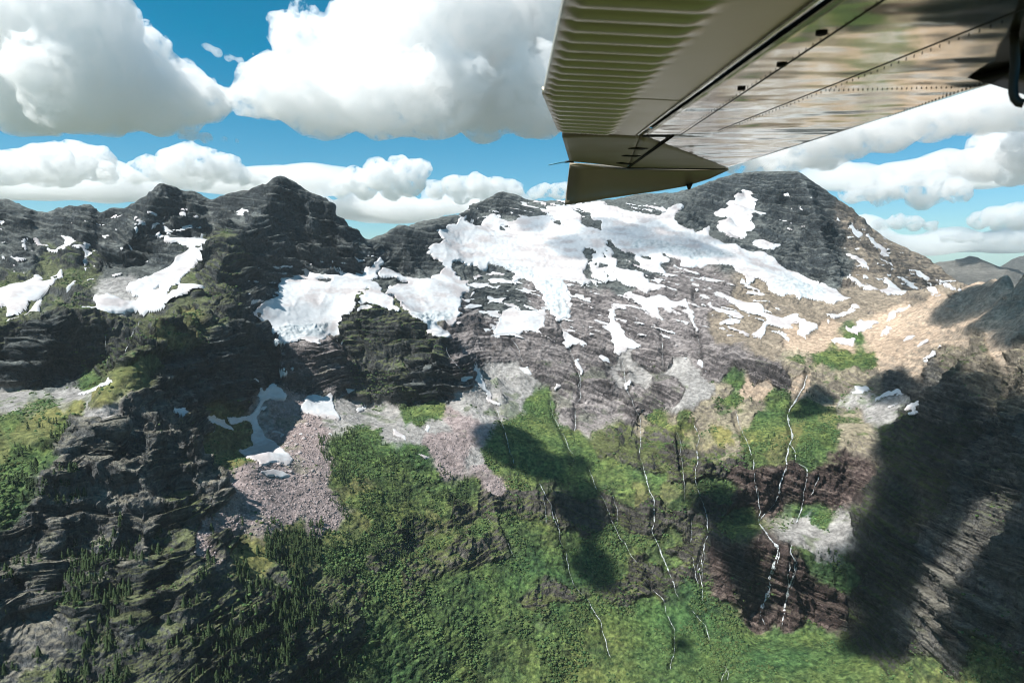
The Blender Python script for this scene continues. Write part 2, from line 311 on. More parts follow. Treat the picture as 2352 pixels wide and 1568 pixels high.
# ------------------------------------------------------------------ what covers the ground where (frame position, kind of ground)
SEEDS = """D:100,510 200,510 300,500 371,455 450,470 560,470 640,460 700,510 760,550 620,560 570,600 800,590 860,570 900,560 960,590 990,610 560,720 600,790 520,780 470,840 540,880 420,880 620,850 100,790 60,850 130,860 350,900 660,560 720,600 640,620 330,540 240,520 0,560 60,600 280,600 340,620 290,560 400,500 0,500 150,540
D:1150,465 1090,485 1050,510 1250,468 1300,470 1450,465 1600,450 1560,480 1700,430 1800,415 1860,470 1890,540 1800,540 1720,560 1650,520 1900,600 1850,600 1920,640 1750,480 1150,680 1180,720 1380,590 1450,610 1330,510 980,880 1010,860 950,900 1020,900
B:1960,500 2010,560 2060,600 2120,630 2180,655 1990,640 2050,660 2100,670 1960,680 2000,690 1930,700 1870,710 1800,700 1720,690 1850,740 1780,730 1650,740 1700,770 1760,790
T:1900,770 1950,790 2000,770 2050,740 2100,720 2150,700 2050,790 2100,790 2200,720 2250,740 2300,760 2350,740 2200,780 2300,800 2150,760 2100,830 2030,830 1830,780 1880,800 1700,880 1760,900 1850,890 2400,760
T:2250,690 2300,670 2352,660 2400,640
L:2200,830 2260,850 2340,850 2300,900 2352,930 2250,800 2352,820 1620,930 1670,960 1900,870 1950,870 1830,850 1650,900 1720,940 1950,960 1970,1000 1900,900 2000,880
P:1250,700 1330,720 1400,720 1450,740 1500,700 1550,690 1600,720 1640,700 1300,790 1400,790 1480,790 1550,790 1250,840 1340,850 1400,880 1310,890 1220,800 1520,830 1150,790 1090,790 1050,770 1200,760 720,840 760,880 700,870 680,840 760,820 1100,800 1440,850 1460,900 1380,930 1500,930 1540,900 1050,830 1060,860 1300,930 1330,960 1440,940
P:1600,780 1620,820 1680,820 1740,850 1800,870 1640,840
M:850,740 900,760 950,770 840,800 880,820 930,820 860,870 900,890 850,910 990,800 820,760 920,900
M:200,760 280,760 240,800 330,740 280,820 20,760 400,730 450,700 500,640 520,600 490,720 430,690 350,740 60,640 120,620 170,590 140,680 330,800
Y:380,760 330,830 290,860 230,920 180,940 120,970 60,1000 220,905 500,1010 540,1050 470,990 560,1030 440,720 0,1040
G:50,1040 100,1050 0,1100 150,990 20,1150 200,890 100,920 30,960
S:30,930 100,915 200,915 170,920 230,950 250,960
X:150,1100 200,1150 250,1200 100,1200 50,1250 0,1300 300,1100 250,1050 350,1050 400,1050 200,1000 180,1050 420,1000 100,1350 200,1300 300,1250 350,1200 450,1100 480,1130 250,980 160,1020 60,1400 0,1450 160,1250 440,1060 380,1100 350,1150 310,950 30,1330 130,1450 40,1520
M:400,1150 450,1170 380,1300 300,1350 200,1400 100,1568 200,1480 200,1568 300,1450 400,1400 450,1300 500,1250 300,1568 400,1500 500,1400 600,1400 550,1450 650,1450 600,1530 700,1380 750,1430 700,1500 800,1460 500,1568 700,1568 560,1330 640,1300 700,1320 420,1230 780,1380 800,1330
K:640,950 680,970 720,1000 650,1000 700,1050 680,1080 740,1080 620,1080 580,1100 560,1150 640,1130 700,1130 750,1160 600,1190 540,1210 500,1230 480,1260 640,1180 770,1190 730,1200 560,1080 670,920 720,960 560,1120
K:1040,960 1080,990 1060,1040 1030,1060 1100,1080 1140,1120 1000,1010
S:620,960 750,940 790,950 1130,860 1160,860 1100,900 1060,930 1180,900 1140,910 1110,930 1200,890 1440,830 1420,870 1450,860 1560,850 1580,880 1600,860 1620,900 1570,920 870,960 900,990 1000,980 960,990 330,660 280,670 350,680 1090,1060 1470,870 1600,910
S:1850,1230 1880,1250 1920,1220 1840,1200 1900,1280
S:2000,920 2050,930 1960,920
R:1700,1090 1760,1100 1820,1100 1880,1110 1930,1090 1750,1140 1850,1140 1900,1140 1700,1140 1780,1300 1830,1330 1880,1370 1760,1360 1820,1400 1900,1410 1740,1300 1850,1300 1700,1300 1750,1400
R:1660,1280 1680,1340 1640,1250
C:900,1255 950,1230 1000,1212 860,1295 1050,1192 800,1345 930,1330 1000,1300 1060,1270 1110,1240 1250,1380 1290,1370
C:1400,1030 1450,1060 1520,1060 1600,1090 1550,1180 1500,1160 1580,1230 1380,1190 1340,1160 1450,1300 1560,1320 1600,1300 1640,1150 1560,1270
L:1560,960 1480,980 1600,1000 1660,1030 1690,990 1620,960
C:1560,1060 1600,1050 1640,1080 1560,1100 1500,1200 1450,1190 1400,1170 1350,1180 1420,1170 1640,1180 1600,1200 1500,1310 1450,1330 1420,1370 1480,1350 1620,1240 1650,1220 1600,1260 1440,1000 1480,1020 1540,1020 1500,1000 1640,1030 1690,1060 1300,1180 1170,1150 1130,1150 1200,1160 1060,1170
G:860,1000 900,1040 850,1060 800,1040 800,1100 900,1100 950,1050 1000,1100 950,1150 900,1180 850,1160 1020,1180 1080,1130 1150,1050 1200,1000 1250,1040 1300,1080 1200,1090 1300,1020 1350,1060 1250,950 1230,920 1400,1090 1450,1090 1500,1110 1560,1150 1350,1130 1450,1140 1400,1220 1300,1250 1200,1220 1100,1220 1000,1250 900,1250 850,1230 1450,1250 1550,1240 1550,1300 1400,1300 1500,1270 780,1280 850,1300 900,1340 1000,1340 1100,1340 1200,1340 1300,1330 1350,1300 1300,1400 1200,1420 1100,1430 1000,1430 900,1420 860,1400 1400,1430 1500,1420 1580,1360 1600,1420 1640,1420 1500,1480 1400,1500 1300,1500 1200,1510 1100,1520 1000,1520 900,1520 850,1500 850,1568 1000,1568 1200,1568 1400,1568 1600,1500 1700,1480 1750,1500 1800,1480 1860,1470 1900,1500 1700,1568 1850,1568 1950,1540 2100,1560 2250,1560 2000,1568 2250,1520
G:1680,870 1660,910 1700,990 1740,970 1760,1010 1800,960 1780,920 1850,940 1880,960 1900,1000 1850,1010 1740,1040 1860,1050 1960,780 1940,820 1900,830 1980,830 1580,960 1520,960 1560,980 1840,1180 1880,1200 1900,1300 1920,1320 1860,1290 1700,1180 1680,1200 950,950 1000,940 980,960 1650,1130 1620,1110
Y:560,1270 620,1280 700,1270 580,1300 820,1220 760,1240 680,1230 820,1120 1830,1000 1900,960 1780,1030 1650,1000 1600,1120 1550,1130 1000,1200 700,1290 1480,1130 1600,1000
V:2050,1000 2100,1050 2150,1000 2050,1150 2000,1200 2000,1300 2050,1350 2000,1400 2100,1150 2150,1100 2200,980 2100,950 1980,1450 2100,1250 2050,1500
W:2200,1100 2250,1050 2300,1100 2250,1200 2150,1250 2200,1300 2150,1400 2300,1250 2352,1200 2352,1350 2250,1400 2300,1400 2100,1450 2180,1480 2350,1450 2150,950 2250,950 2352,1000 2100,900 2040,880 2450,1100 2450,1300 2150,880 2220,920"""
# kind: (colour of flat ground, colour of steep rock, roughness of relief, bedding relief)
KINDS = {
 'D': ((.155,.168,.158), (.060,.069,.073), 0.75, 1.6),
 'B': ((.300,.250,.190), (.190,.165,.140), 0.8, 1.0),
 'T': ((.470,.360,.265), (.330,.270,.210), 0.22, 0.30),
 'L': ((.330,.290,.205), (.230,.200,.160), 0.7, 0.8),
 'P': ((.335,.300,.288), (.135,.121,.120), 0.5, 1.9),
 'M': ((.145,.162,.084), (.084,.088,.085), 1.2, 1.2),
 'Y': ((.150,.162,.062), (.120,.125,.060), 0.30, 0.2),
 'G': ((.092,.136,.045), (.068,.094,.040), 0.35, 0.25),
 'S': ((.335,.322,.305), (.275,.264,.250), 0.25, 0.1),
 'K': ((.310,.255,.245), (.260,.215,.205), 0.22, 0.1),
 'R': ((.180,.140,.120), (.095,.070,.064), 0.9, 0.8),
 'C': ((.140,.160,.065), (.120,.110,.100), 0.9, 1.2),
 'V': ((.050,.070,.026), (.062,.062,.056), 0.7, 0.7),
 'X': ((.245,.232,.188), (.110,.113,.112), 1.8, 1.2),
 'W': ((.190,.180,.150), (.120,.116,.108), 0.8, 1.3),
}
KEYS = list(KINDS)
sx, sy, sk_ = [], [], []
for ln in SEEDS.split('\n'):
    c, rest = ln.split(':')
    for t in rest.split():
        a, b = t.split(','); sx.append(float(a)); sy.append(float(b)); sk_.append(KEYS.index(c))
sx, sy, sk_ = np.array(sx, np.float32), np.array(sy, np.float32), np.array(sk_)

def kinds_at(u, v):
    """weights of the kinds of ground, (n, kinds)"""
    out = np.zeros((len(u), len(KEYS)), np.float32)
    one = np.eye(len(KEYS), dtype=np.float32)[sk_]
    for s in range(0, len(u), 8192):
        d = (u[s:s + 8192, None] - sx) ** 2 + (v[s:s + 8192, None] - sy) ** 2 + 30
        w = (d * 1e-3) ** -5.0
        out[s:s + 8192] = (w @ one) / w.sum(1, keepdims=True)
    return out

Uf, Vf = to_frame(BASE)
RUN = np.maximum.accumulate(T, 1)
VIS = T >= RUN - 0.0035
BN = grid_normals(BASE)
X, Y, Z = BASE[..., 0], BASE[..., 1], BASE[..., 2]
wu = Uf + 26 * fbm2(Uf / 60, Vf / 60, 4, 3) + 5 * fbm2(Uf / 9, Vf / 9, 2, 5)
wv = Vf + 20 * fbm2(Uf / 55, Vf / 55, 4, 13) + 4 * fbm2(Uf / 8, Vf / 8, 2, 15)
cu = np.clip(wu, -80, 2430).astype(np.float32).ravel(); cv = np.clip(wv, 380, 1640).astype(np.float32).ravel()
KW = kinds_at(cu, cv)
AMP = (KW @ np.array([KINDS[k][2] for k in KEYS], np.float32)).reshape(NC, NR)
BED = (KW @ np.array([KINDS[k][3] for k in KEYS], np.float32)).reshape(NC, NR)

# snow and ice ------------------------------------------------------------------------------------
def zz(reg, pts):
    ox, oy, k = {1: (0, 367.5, .35163), 2: (551.3, 367.5, .35163), 3: (1102.5, 367.5, .35163), 4: (1561.9, 367.5, .35163),
                 5: (0, 826.9, .47287), 6: (551.3, 826.9, .47287), 7: (1102.5, 826.9, .47287), 8: (1561.9, 826.9, .47287)}[reg]
    v = [float(t) for t in pts.replace(';', ' ').replace(',', ' ').split()]
    a = np.array(v).reshape(-1, 2)
    return np.stack([ox + a[:, 0] * k, oy + a[:, 1] * k], -1)

def inside(u, v, poly):
    r = np.zeros(u.shape, bool)
    for (x0, y0), (x1, y1) in zip(poly, np.roll(poly, -1, 0)):
        if y0 == y1: continue
        r ^= ((v < y0) != (v < y1)) & (u < x0 + (v - y0) * (x1 - x0) / (y1 - y0))
    return r

GLACIERS = [
 ('broad white glacier spread below the central and right summits', [zz(3, "-650,690 -570,740 -490,770 -370,785 -280,765 -235,700 -290,650 -350,590 -280,545 -230,520 -280,470 -210,430 -150,440 -130,375 -90,355 -95,400 -50,430 0,430 45,350 80,350 120,390 190,420 230,400 280,375 330,380 420,370 500,375 470,350 390,310 480,300 560,305 640,290 780,270 830,295 900,310 980,330 1060,355 1150,370 1210,340 1260,300 1325,285 1310,330 1270,380 1290,420 1370,460 1430,470 1500,440 1490,470 1530,510 1600,540 1680,560 1740,590 1840,600 1900,650 1950,690 2050,720 2110,760 2247,820 2330,870 2434,910 2346,935 2266,920 2186,900 2080,905 2046,870 1946,880 1886,830 1846,780 1790,770 1756,810 1706,750 1650,700 1560,690 1480,680 1400,690 1310,690 1320,730 1370,760 1390,810 1430,850 1410,870 1380,830 1365,780 1300,710 1240,660 1180,680 1220,745 1140,730 1060,700 1020,660 1010,640 880,640 890,690 950,720 1000,720 1060,740 1100,800 1180,830 1250,850 1130,850 1090,870 1010,830 950,810 900,770 870,760 810,780 740,760 730,700 700,690 680,720 720,800 670,820 600,800 560,780 530,790 560,850 600,920 560,930 590,1010 560,1040 510,1050 460,1010 440,960 380,930 420,880 330,830 260,780 200,800 230,740 120,690 50,680 20,720 -70,670 -60,720 -100,690 -180,700 -160,760 -100,800 -40,880 -60,895 -120,860 -120,940 -130,1000 -150,1050 -180,1090 -240,1070 -300,1060 -280,1100 -200,1130 -240,1190 -330,1150 -400,1060 -480,1010 -560,930 -600,870 -650,800")]),
 ('bowl shaped white glacier under the dark pyramid peak', [zz(2, "45,1015 100,985 140,940 250,900 265,815 240,760 240,725 270,765 330,775 420,765 410,705 450,710 480,740 570,745 600,700 630,745 720,755 800,755 840,715 870,690 890,640 925,680 900,740 890,800 930,870 980,940 1050,1000 1090,1025 1000,1000 900,970 830,950 770,960 720,1010 680,1060 700,1090 680,1130 640,1170 670,1210 620,1190 580,1150 540,1170 500,1225 420,1185 350,1200 290,1215 230,1200 190,1140 120,1090 70,1060")]),
 ('crescent snowfield in the high cirque below the left twin summit', [zz(1, "855,365 900,380 960,400 1010,440 1060,480 1110,505 1160,510 1210,520 1290,525 1400,560 1385,600 1370,650 1320,690 1250,730 1200,780 1180,810 1200,830 1290,850 1280,880 1180,920 1100,950 1040,985 990,1005 930,1000 900,980 850,990 760,1000 700,1000 600,995 535,985 540,965 640,965 600,880 650,900 700,870 720,890 770,880 790,910 890,925 940,900 900,890 840,880 825,840 840,805 900,790 980,770 1030,735 1090,705 1150,660 1180,630 1230,610 1220,575 1150,545 1080,540 1050,530 1060,500 1010,455 950,415 890,385")]),
]
HOLES = [zz(3, p) for p in ("800,520 850,530 900,570 960,600 1010,610 1020,640 980,650 990,690 1000,710 950,715 890,690 880,640 850,580",
  "670,575 720,580 760,610 740,640 700,680 780,680 850,670 850,690 740,690 690,660 680,620", "580,310 640,320 720,350 730,400 800,390 790,430 810,460 740,455 690,440 650,410 660,380 620,350",
  "470,390 500,395 540,430 530,450 480,420", "130,440 170,430 210,450 180,475 140,465", "-70,670 20,720 90,730 180,780 210,830 150,850 180,910 170,970 110,990 50,970 20,920 -20,880 -20,800 -60,730",
  "210,800 300,770 380,850 330,860 240,830", "200,920 260,870 350,890 430,950 330,960 230,950", "1040,610 1090,630 1140,625 1120,650 1060,655", "1390,690 1480,720 1580,800 1460,760 1400,740",
  "30,350 80,350 160,275 230,300 320,360 240,400 190,420 120,390", "1290,420 1370,460 1360,440 1300,400", "-190,660 -120,665 -80,690 -180,705",
  "810,580 825,590 820,650 805,640", "1180,600 1290,650 1330,660 1300,700 1240,660", "830,700 860,750 845,765 822,712")] + \
  [zz(1, p) for p in ("1080,880 1130,840 1180,815 1170,850 1100,890", "980,860 1040,825 1020,865", "1225,600 1300,607 1380,590 1370,582 1300,598", "945,790 970,775 960,800", "1150,905 1240,860 1180,905")] + \
  [zz(2, p) for p in ("370,800 430,785 480,790 560,775 640,775 560,797 480,803", "75,850 140,840 200,830 240,830 170,880 150,880", "670,1060 700,1010 690,1060 720,1030 715,1090 680,1105", "860,800 900,760 1000,770 1100,815 1050,815 930,800 980,830 1020,840 960,835",
     "780,880 830,840 850,830 800,910 760,965", "970,880 1010,880 1010,930 1080,990 1150,1060 1090,1020 1000,930")]
ICE = [zz(2, p) for p in ("190,1135 300,1085 400,1095 500,1085 590,1070 560,1110 520,1150 420,1170 330,1190 240,1190", "1130,1020 1250,1000 1390,1010 1390,1050 1280,1070 1250,1100 1200,1090",
    "1620,670 1700,680 1820,690 1900,720 1950,760 1900,770 1800,740 1700,710", "1890,790 2000,790 2110,780 2100,860 2130,960 2150,1010 2090,1040 2020,1000 1970,920 1990,850")] + \
    [zz(3, "990,560 1040,530 1130,525 1220,545 1300,570 1400,590 1500,590 1600,600 1650,640 1500,640 1420,680 1360,690 1330,640 1280,600 1200,600 1150,590 1120,575 1080,565 1010,580")] + \
    [zz(4, "560,790 680,760 800,790 900,850 1000,900 880,900 780,890 700,850 640,850")]
PATCHES = [l.split('|') for l in """1|small snow streak highest on the left twin summit|955,340 1000,345 1025,365 990,362
1|small snow spot left of the saddle between the two left summits|1175,350 1200,345 1225,365 1200,375
1|tiny snow speck right below the saddle of the two left summits|1245,378 1275,378 1270,392 1245,388
1|thin snow band just above the head of the cirque snowfield|1040,420 1090,445 1140,475 1100,470 1050,440
1|thin snow line on the bedded rock left of the cirque snowfield head|840,420 900,440 950,470 900,455
1|short snow line on the dark strata left of the cirque snowfield|820,525 870,545 905,565 850,550
1|flat snow sliver on the jagged left skyline ridge|720,375 770,362 775,372 730,382
1|forked snow patch on the left shoulder of the pyramid peak|1535,360 1580,345 1590,320 1600,340 1650,345 1630,362 1580,372
1|ragged snow band at the foot of the jagged left ridge|200,510 230,505 270,540 320,565 380,575 430,570 440,545 400,505 450,515 490,545 520,560 590,555 605,570 560,590 510,590 490,565 420,585 360,590 300,570 240,540
1|snow tongue running down the rib under the jagged left ridge|520,605 580,600 625,612 600,640 560,680 530,695 560,650 580,620
1|streaked snowfield at the left edge of the picture|0,850 60,810 120,795 180,770 240,745 290,770 270,800 330,770 410,725 400,750 370,785 360,810 290,860 210,900 150,950 90,980 40,990 20,960 70,945 -60,960 -60,860
1|long snow ribbon below the streaked snowfield at the left edge|20,1070 90,1020 150,985 200,940 280,900 250,940 240,975 170,1010 100,1040
1|little snow patch left of the pale gully on the far left|80,655 110,650 130,635 170,640 170,670 130,660 90,692
1|snow spot high on the far left edge ridge|0,405 20,402 40,415 35,440 5,450
1|narrow upright snow streak beside the far left rock tower|148,500 162,540 172,590 150,585 138,520
1|snow fleck on the shelf left of the cirque snowfield|410,860 450,830 490,818 470,838
1|long thin snow strip at the foot of the shadowed left wall|505,1535 560,1518 640,1472 720,1435 738,1450 690,1482 600,1512 540,1540
2|snow pocket clinging to the rocks under the green buttress top|795,970 860,968 880,985 820,992 790,1012 772,1006
3|ragged snow apron below the dark rock nose of the glacier|100,1140 110,1060 160,990 230,960 270,1000 340,990 420,970 430,1040 400,1120 380,1145 330,1110 250,1130 170,1135
3|bright snow gully falling straight between the central slabs|850,950 880,970 900,1050 920,1110 960,1170 1050,1210 970,1230 910,1270 870,1250 880,1200 860,1140 800,1100 850,1080
3|branching snow strip across the purple slabs mid headwall|940,870 980,860 1000,880 1060,890 1100,910 1110,890 1180,880 1220,890 1260,930 1350,920 1370,980 1400,1030 1410,1080 1430,1110 1420,1140 1390,1040 1360,1010 1290,960 1240,970 1300,1020 1220,990 1180,960 1160,970 1200,1040 1190,1055 1130,1020 1060,970 1000,900
3|long snow strip under the right glacier running to the tan moraine|1470,825 1540,860 1630,890 1700,905 1760,930 1840,950 1850,990 1900,1010 1960,1030 2060,1010 2110,1050 2180,1090 2200,1110 2110,1165 2080,1140 2100,1090 2050,1050 2020,1110 1950,1080 1880,1060 1870,1110 1830,1165 1780,1140 1860,1080 1850,1010 1760,1000 1660,960 1590,910 1530,890
3|thin snow strip parallel below the long snow strip|1480,930 1540,960 1600,980 1680,1000 1740,1030 1720,1048 1620,1015 1540,1000
3|flat snow patch on top of the grey tan knoll|1550,1080 1590,1050 1680,1050 1680,1077 1600,1077
3|small snow streak on the tan scree right of the knoll|1705,1108 1770,1125 1775,1135 1720,1125
3|slanting snow streak on the tan scree below the long strip|1905,1103 1950,1118 2050,1190 1990,1168
3|snow wedge under the snow gully stream on the purple slabs|540,1120 590,1140 620,1160 720,1230 640,1200 560,1210
3|small snow tail beside the grey scree cone top|780,1270 830,1280 870,1320 820,1310
3|snow sheet filling the hollow between the rock steps below the icefall|800,700 870,690 900,770 820,780 740,760 735,700
4|snow cap curling along the moraine crest|970,1000 1100,988 1140,958 1180,972 1178,992 1100,1003 1010,1022 920,1092 980,1030
4|triangular snow patch in the hollow of the tan slope|1085,1090 1130,1100 1170,1055 1310,1050 1250,1090 1190,1130 1150,1145 1100,1110
4|hooked snow patch by the small rock outcrop on the tan slope|1000,1165 1060,1160 1170,1165 1110,1215 1050,1195 1012,1182 1012,1235
4|small snow patch right of the triangular patch on the tan slope|1310,1155 1340,1090 1390,1095 1330,1142
4|middle snow dash on the tan slope|1450,1182 1480,1148 1540,1150 1500,1182
4|upper of the snow dashes near the right tan slope foot|1560,1228 1600,1178 1632,1190 1580,1222
4|largest snow dash at the foot of the right tan slope|1590,1322 1650,1253 1690,1270 1620,1322
4|rightmost snow dash at the foot of the tan slope|1676,1252 1710,1208 1718,1235
4|slim snow streak climbing to the right col|1360,1050 1370,1020 1430,975 1500,943 1450,992 1400,1032
4|large ragged snowfield in the middle of the right peak face|350,205 380,215 430,200 470,215 480,250 520,265 480,280 500,330 550,355 510,370 470,360 460,410 480,430 470,470 420,470 430,510 370,500 310,490 250,450 260,420 300,400 310,370 240,370 230,350 260,310 310,310 310,270 350,260
4|snow patch below the ragged snowfield of the right peak|475,545 520,520 550,525 580,540 660,545 640,570 580,587 510,575
4|thin upright snow streak near the right summit|668,268 698,195 722,193 704,238
4|upper long snow stripe down the right ridge of the right peak|960,320 1010,370 1060,400 1110,415 1150,450 1190,490 1170,520 1130,480 1080,440 1020,380
4|lower long snow stripe down the right ridge of the right peak|1195,465 1230,490 1280,540 1330,590 1370,635 1330,632 1280,582 1230,512
4|snow wedge on the dark flank of the right peak|1070,600 1110,605 1160,635 1210,655 1250,712 1180,692 1120,642
4|curved snow band at the right foot of the right peak|1085,770 1140,780 1200,815 1270,840 1330,835 1360,830 1330,760 1380,790 1440,840 1490,880 1420,870 1340,880 1290,850 1250,860 1190,840 1130,800
4|snow streak on the lower right ridge above the col|1410,760 1450,780 1510,820 1570,872 1520,855 1420,792
4|snow streak second from the far end of the right ridge|1495,718 1560,740 1620,770 1652,825 1600,802 1540,762
4|snow streak low by the far end of the right ridge|1590,820 1650,840 1700,867 1630,872
4|last snow streak at the far end of the right ridge|1695,798 1760,820 1825,852 1760,854
5|snow tongue winding between the dark wall and the boulder field|1210,85 1245,120 1265,190 1240,240 1200,280 1130,295 1072,288 1120,325 1180,305 1228,303 1228,340 1210,380 1240,420 1200,440 1155,445 1240,490 1270,515 1340,495 1400,508 1420,480 1370,430 1300,380 1260,330 1252,280 1275,200 1300,185 1390,190 1370,150 1330,110 1300,120 1280,160 1255,140 1240,105
5|thin snow line along the foot of the dark wall|790,228 830,250 870,275 920,290 980,310 1010,340 1020,362 960,338 900,318 860,288 800,248
5|short snow lobe below the dark wall|958,262 1000,273 1040,288 1090,328 1122,352 1060,338 1010,312
6|broad snow patch at the foot of the cliff right of the boulders|295,235 320,165 350,158 400,175 432,165 445,230 492,292 420,282 350,267 300,245
6|scattered snow remnant on the lower boulder field|80,547 150,533 200,540 262,560 200,568 120,562
6|small snow patch at the left foot of the green buttress|565,242 610,226 602,247 575,254
6|snow sliver in the gully below the green buttress|733,328 800,368 803,390 750,358
6|little snow patch beside the mossy knoll|893,308 916,320 917,352 900,338
6|lens of snow at the pink scree edge|868,454 932,470 900,475
6|snow speck at the buttress foot beside the broad patch|483,143 522,153 522,176 498,167
6|snow lobe on the cliff edge under the bowl glacier|188,50 230,38 262,50 220,67 193,72
6|long snow chute along the grey moraine left of centre|1122,-10 1165,60 1192,110 1197,140 1222,190 1272,213 1252,224 1208,202 1178,150 1146,100 1125,40
6|snow pocket left of the long moraine chute|1058,73 1100,78 1128,95 1080,112
7|snow patch in the gully right of the grey moraine|183,22 215,35 240,28 252,72 220,62
7|snow spot in the slab gully of the central streams|366,108 388,114 375,138
7|pointed snow patch feeding the central stream|468,-10 490,18 507,40 485,68 473,40
7|snow streak on the grey ridge of the scree cone|698,138 718,88 728,104 711,138
7|snow tip at the top of the right scree fan|1056,-8 1088,8 1088,38
8|wedge of snow on the shaded scree terrace|843,122 900,128 918,140 870,163 848,162
8|longest snow strip on the shaded scree terrace|950,192 1000,152 1078,140 1072,162 1000,183
8|thin snow strip below the longest strip of the scree terrace|982,228 1052,206 1020,228
8|lower forked snow patch of the shaded terrace|1082,244 1120,203 1163,193 1162,210 1184,225 1120,243
8|lowest snow scrap on the shaded terrace|1122,284 1158,240 1192,226 1172,257 1140,284""".split('\n')]
PATCHES = [(t, zz(int(r), p)) for r, t, p in PATCHES]

BZ0 = BASE[..., 2] + np.interp(BASE[..., 0], [-900, 0, 1500], [-60, 0, 430])
su = Uf + 7.0 * noise3(X / 90, Y / 90, BZ0 / 9, 21) + 3.4 * fbm2(Uf / 14, Vf / 9, 4, 23); sv = Vf + 3.0 * noise3(X / 60, Y / 60, BZ0 / 14, 22) + 2.6 * fbm2(Uf / 13, Vf / 8, 4, 29)
SNOWID = np.full((NC, NR), -1, np.int16)
ICEM = np.zeros((NC, NR), bool)
allp = [(p, i) for i, (t, ps) in enumerate(GLACIERS) for p in ps] + [(p, len(GLACIERS) + i) for i, (t, p) in enumerate(PATCHES)]
for p, i in allp:
    b = (su > p[:, 0].min()) & (su < p[:, 0].max()) & (sv > p[:, 1].min()) & (sv < p[:, 1].max()) & VIS
    idx = np.nonzero(b); m = inside(su[idx], sv[idx], p)
    SNOWID[idx[0][m], idx[1][m]] = i
for p in HOLES:
    b = (su > p[:, 0].min()) & (su < p[:, 0].max()) & (sv > p[:, 1].min()) & (sv < p[:, 1].max())
    idx = np.nonzero(b); m = inside(su[idx], sv[idx], p)
    SNOWID[idx[0][m], idx[1][m]] = -1
for p in ICE:
    b = (su > p[:, 0].min()) & (su < p[:, 0].max()) & (sv > p[:, 1].min()) & (sv < p[:, 1].max())
    idx = np.nonzero(b); m = inside(su[idx], sv[idx], p)
    ICEM[idx[0][m], idx[1][m]] = True

def blur(a, n=1):
    a = a.astype(np.float32)
    for _ in range(n):
        p = np.pad(a, 1, mode='edge')
        a = (p[:-2, 1:-1] + p[2:, 1:-1] + p[1:-1, :-2] + p[1:-1, 2:] + 2 * a) / 6
    return a
edgy = blur(SNOWID >= 0, 10)
rk_ = noise3(X / 80, Y / 80, BZ0 / 8, 144) + 0.7 * noise3(X / 30, Y / 30, BZ0 / 4, 145)
SNOWID[(SNOWID >= 0) & (SNOWID < len(GLACIERS)) & (rk_ > 0.14 + 0.95 * sstep(0.45, 1.0, edgy)) & ~ICEM] = -1
# scraps of snow on the ledges, too many and too small to count
def zone(p): return inside(su, sv, np.array(p, float)) & VIS & (SNOWID < 0)
bn_ = noise3(X / 75, Y / 75, BZ0 / 11, 141) + 0.6 * noise3(X / 26, Y / 26, BZ0 / 6, 142) + 0.35 * noise3(X / 230, Y / 230, Z / 230, 143)
for p_, th in (([(1040,640),(1250,600),(1500,600),(1700,640),(1850,720),(1800,780),(1600,770),(1450,790),(1300,800),(1150,780),(1040,740)], 0.42),
               ([(1040,480),(1250,460),(1560,470),(1560,520),(1300,520),(1200,560),(1040,580)], 0.36),
               ([(0,520),(300,480),(480,480),(480,560),(240,640),(0,640)], 0.86), ([(560,620),(860,590),(880,700),(560,740)], 0.62), ([(1640,420),(1880,420),(1900,560),(1700,560)], 1.0),
               ([(1900,440),(2200,650),(2180,690),(1950,640)], 0.72), ([(600,900),(720,920),(760,1000),(700,1100),(560,1060)], 0.95), ([(1200,790),(1650,790),(1650,860),(1200,900)], 0.95)):
    SNOWID[zone(p_) & (bn_ > th)] = 999
SNOWW = blur(SNOWID >= 0, 3)
ICEW = blur(ICEM, 5)

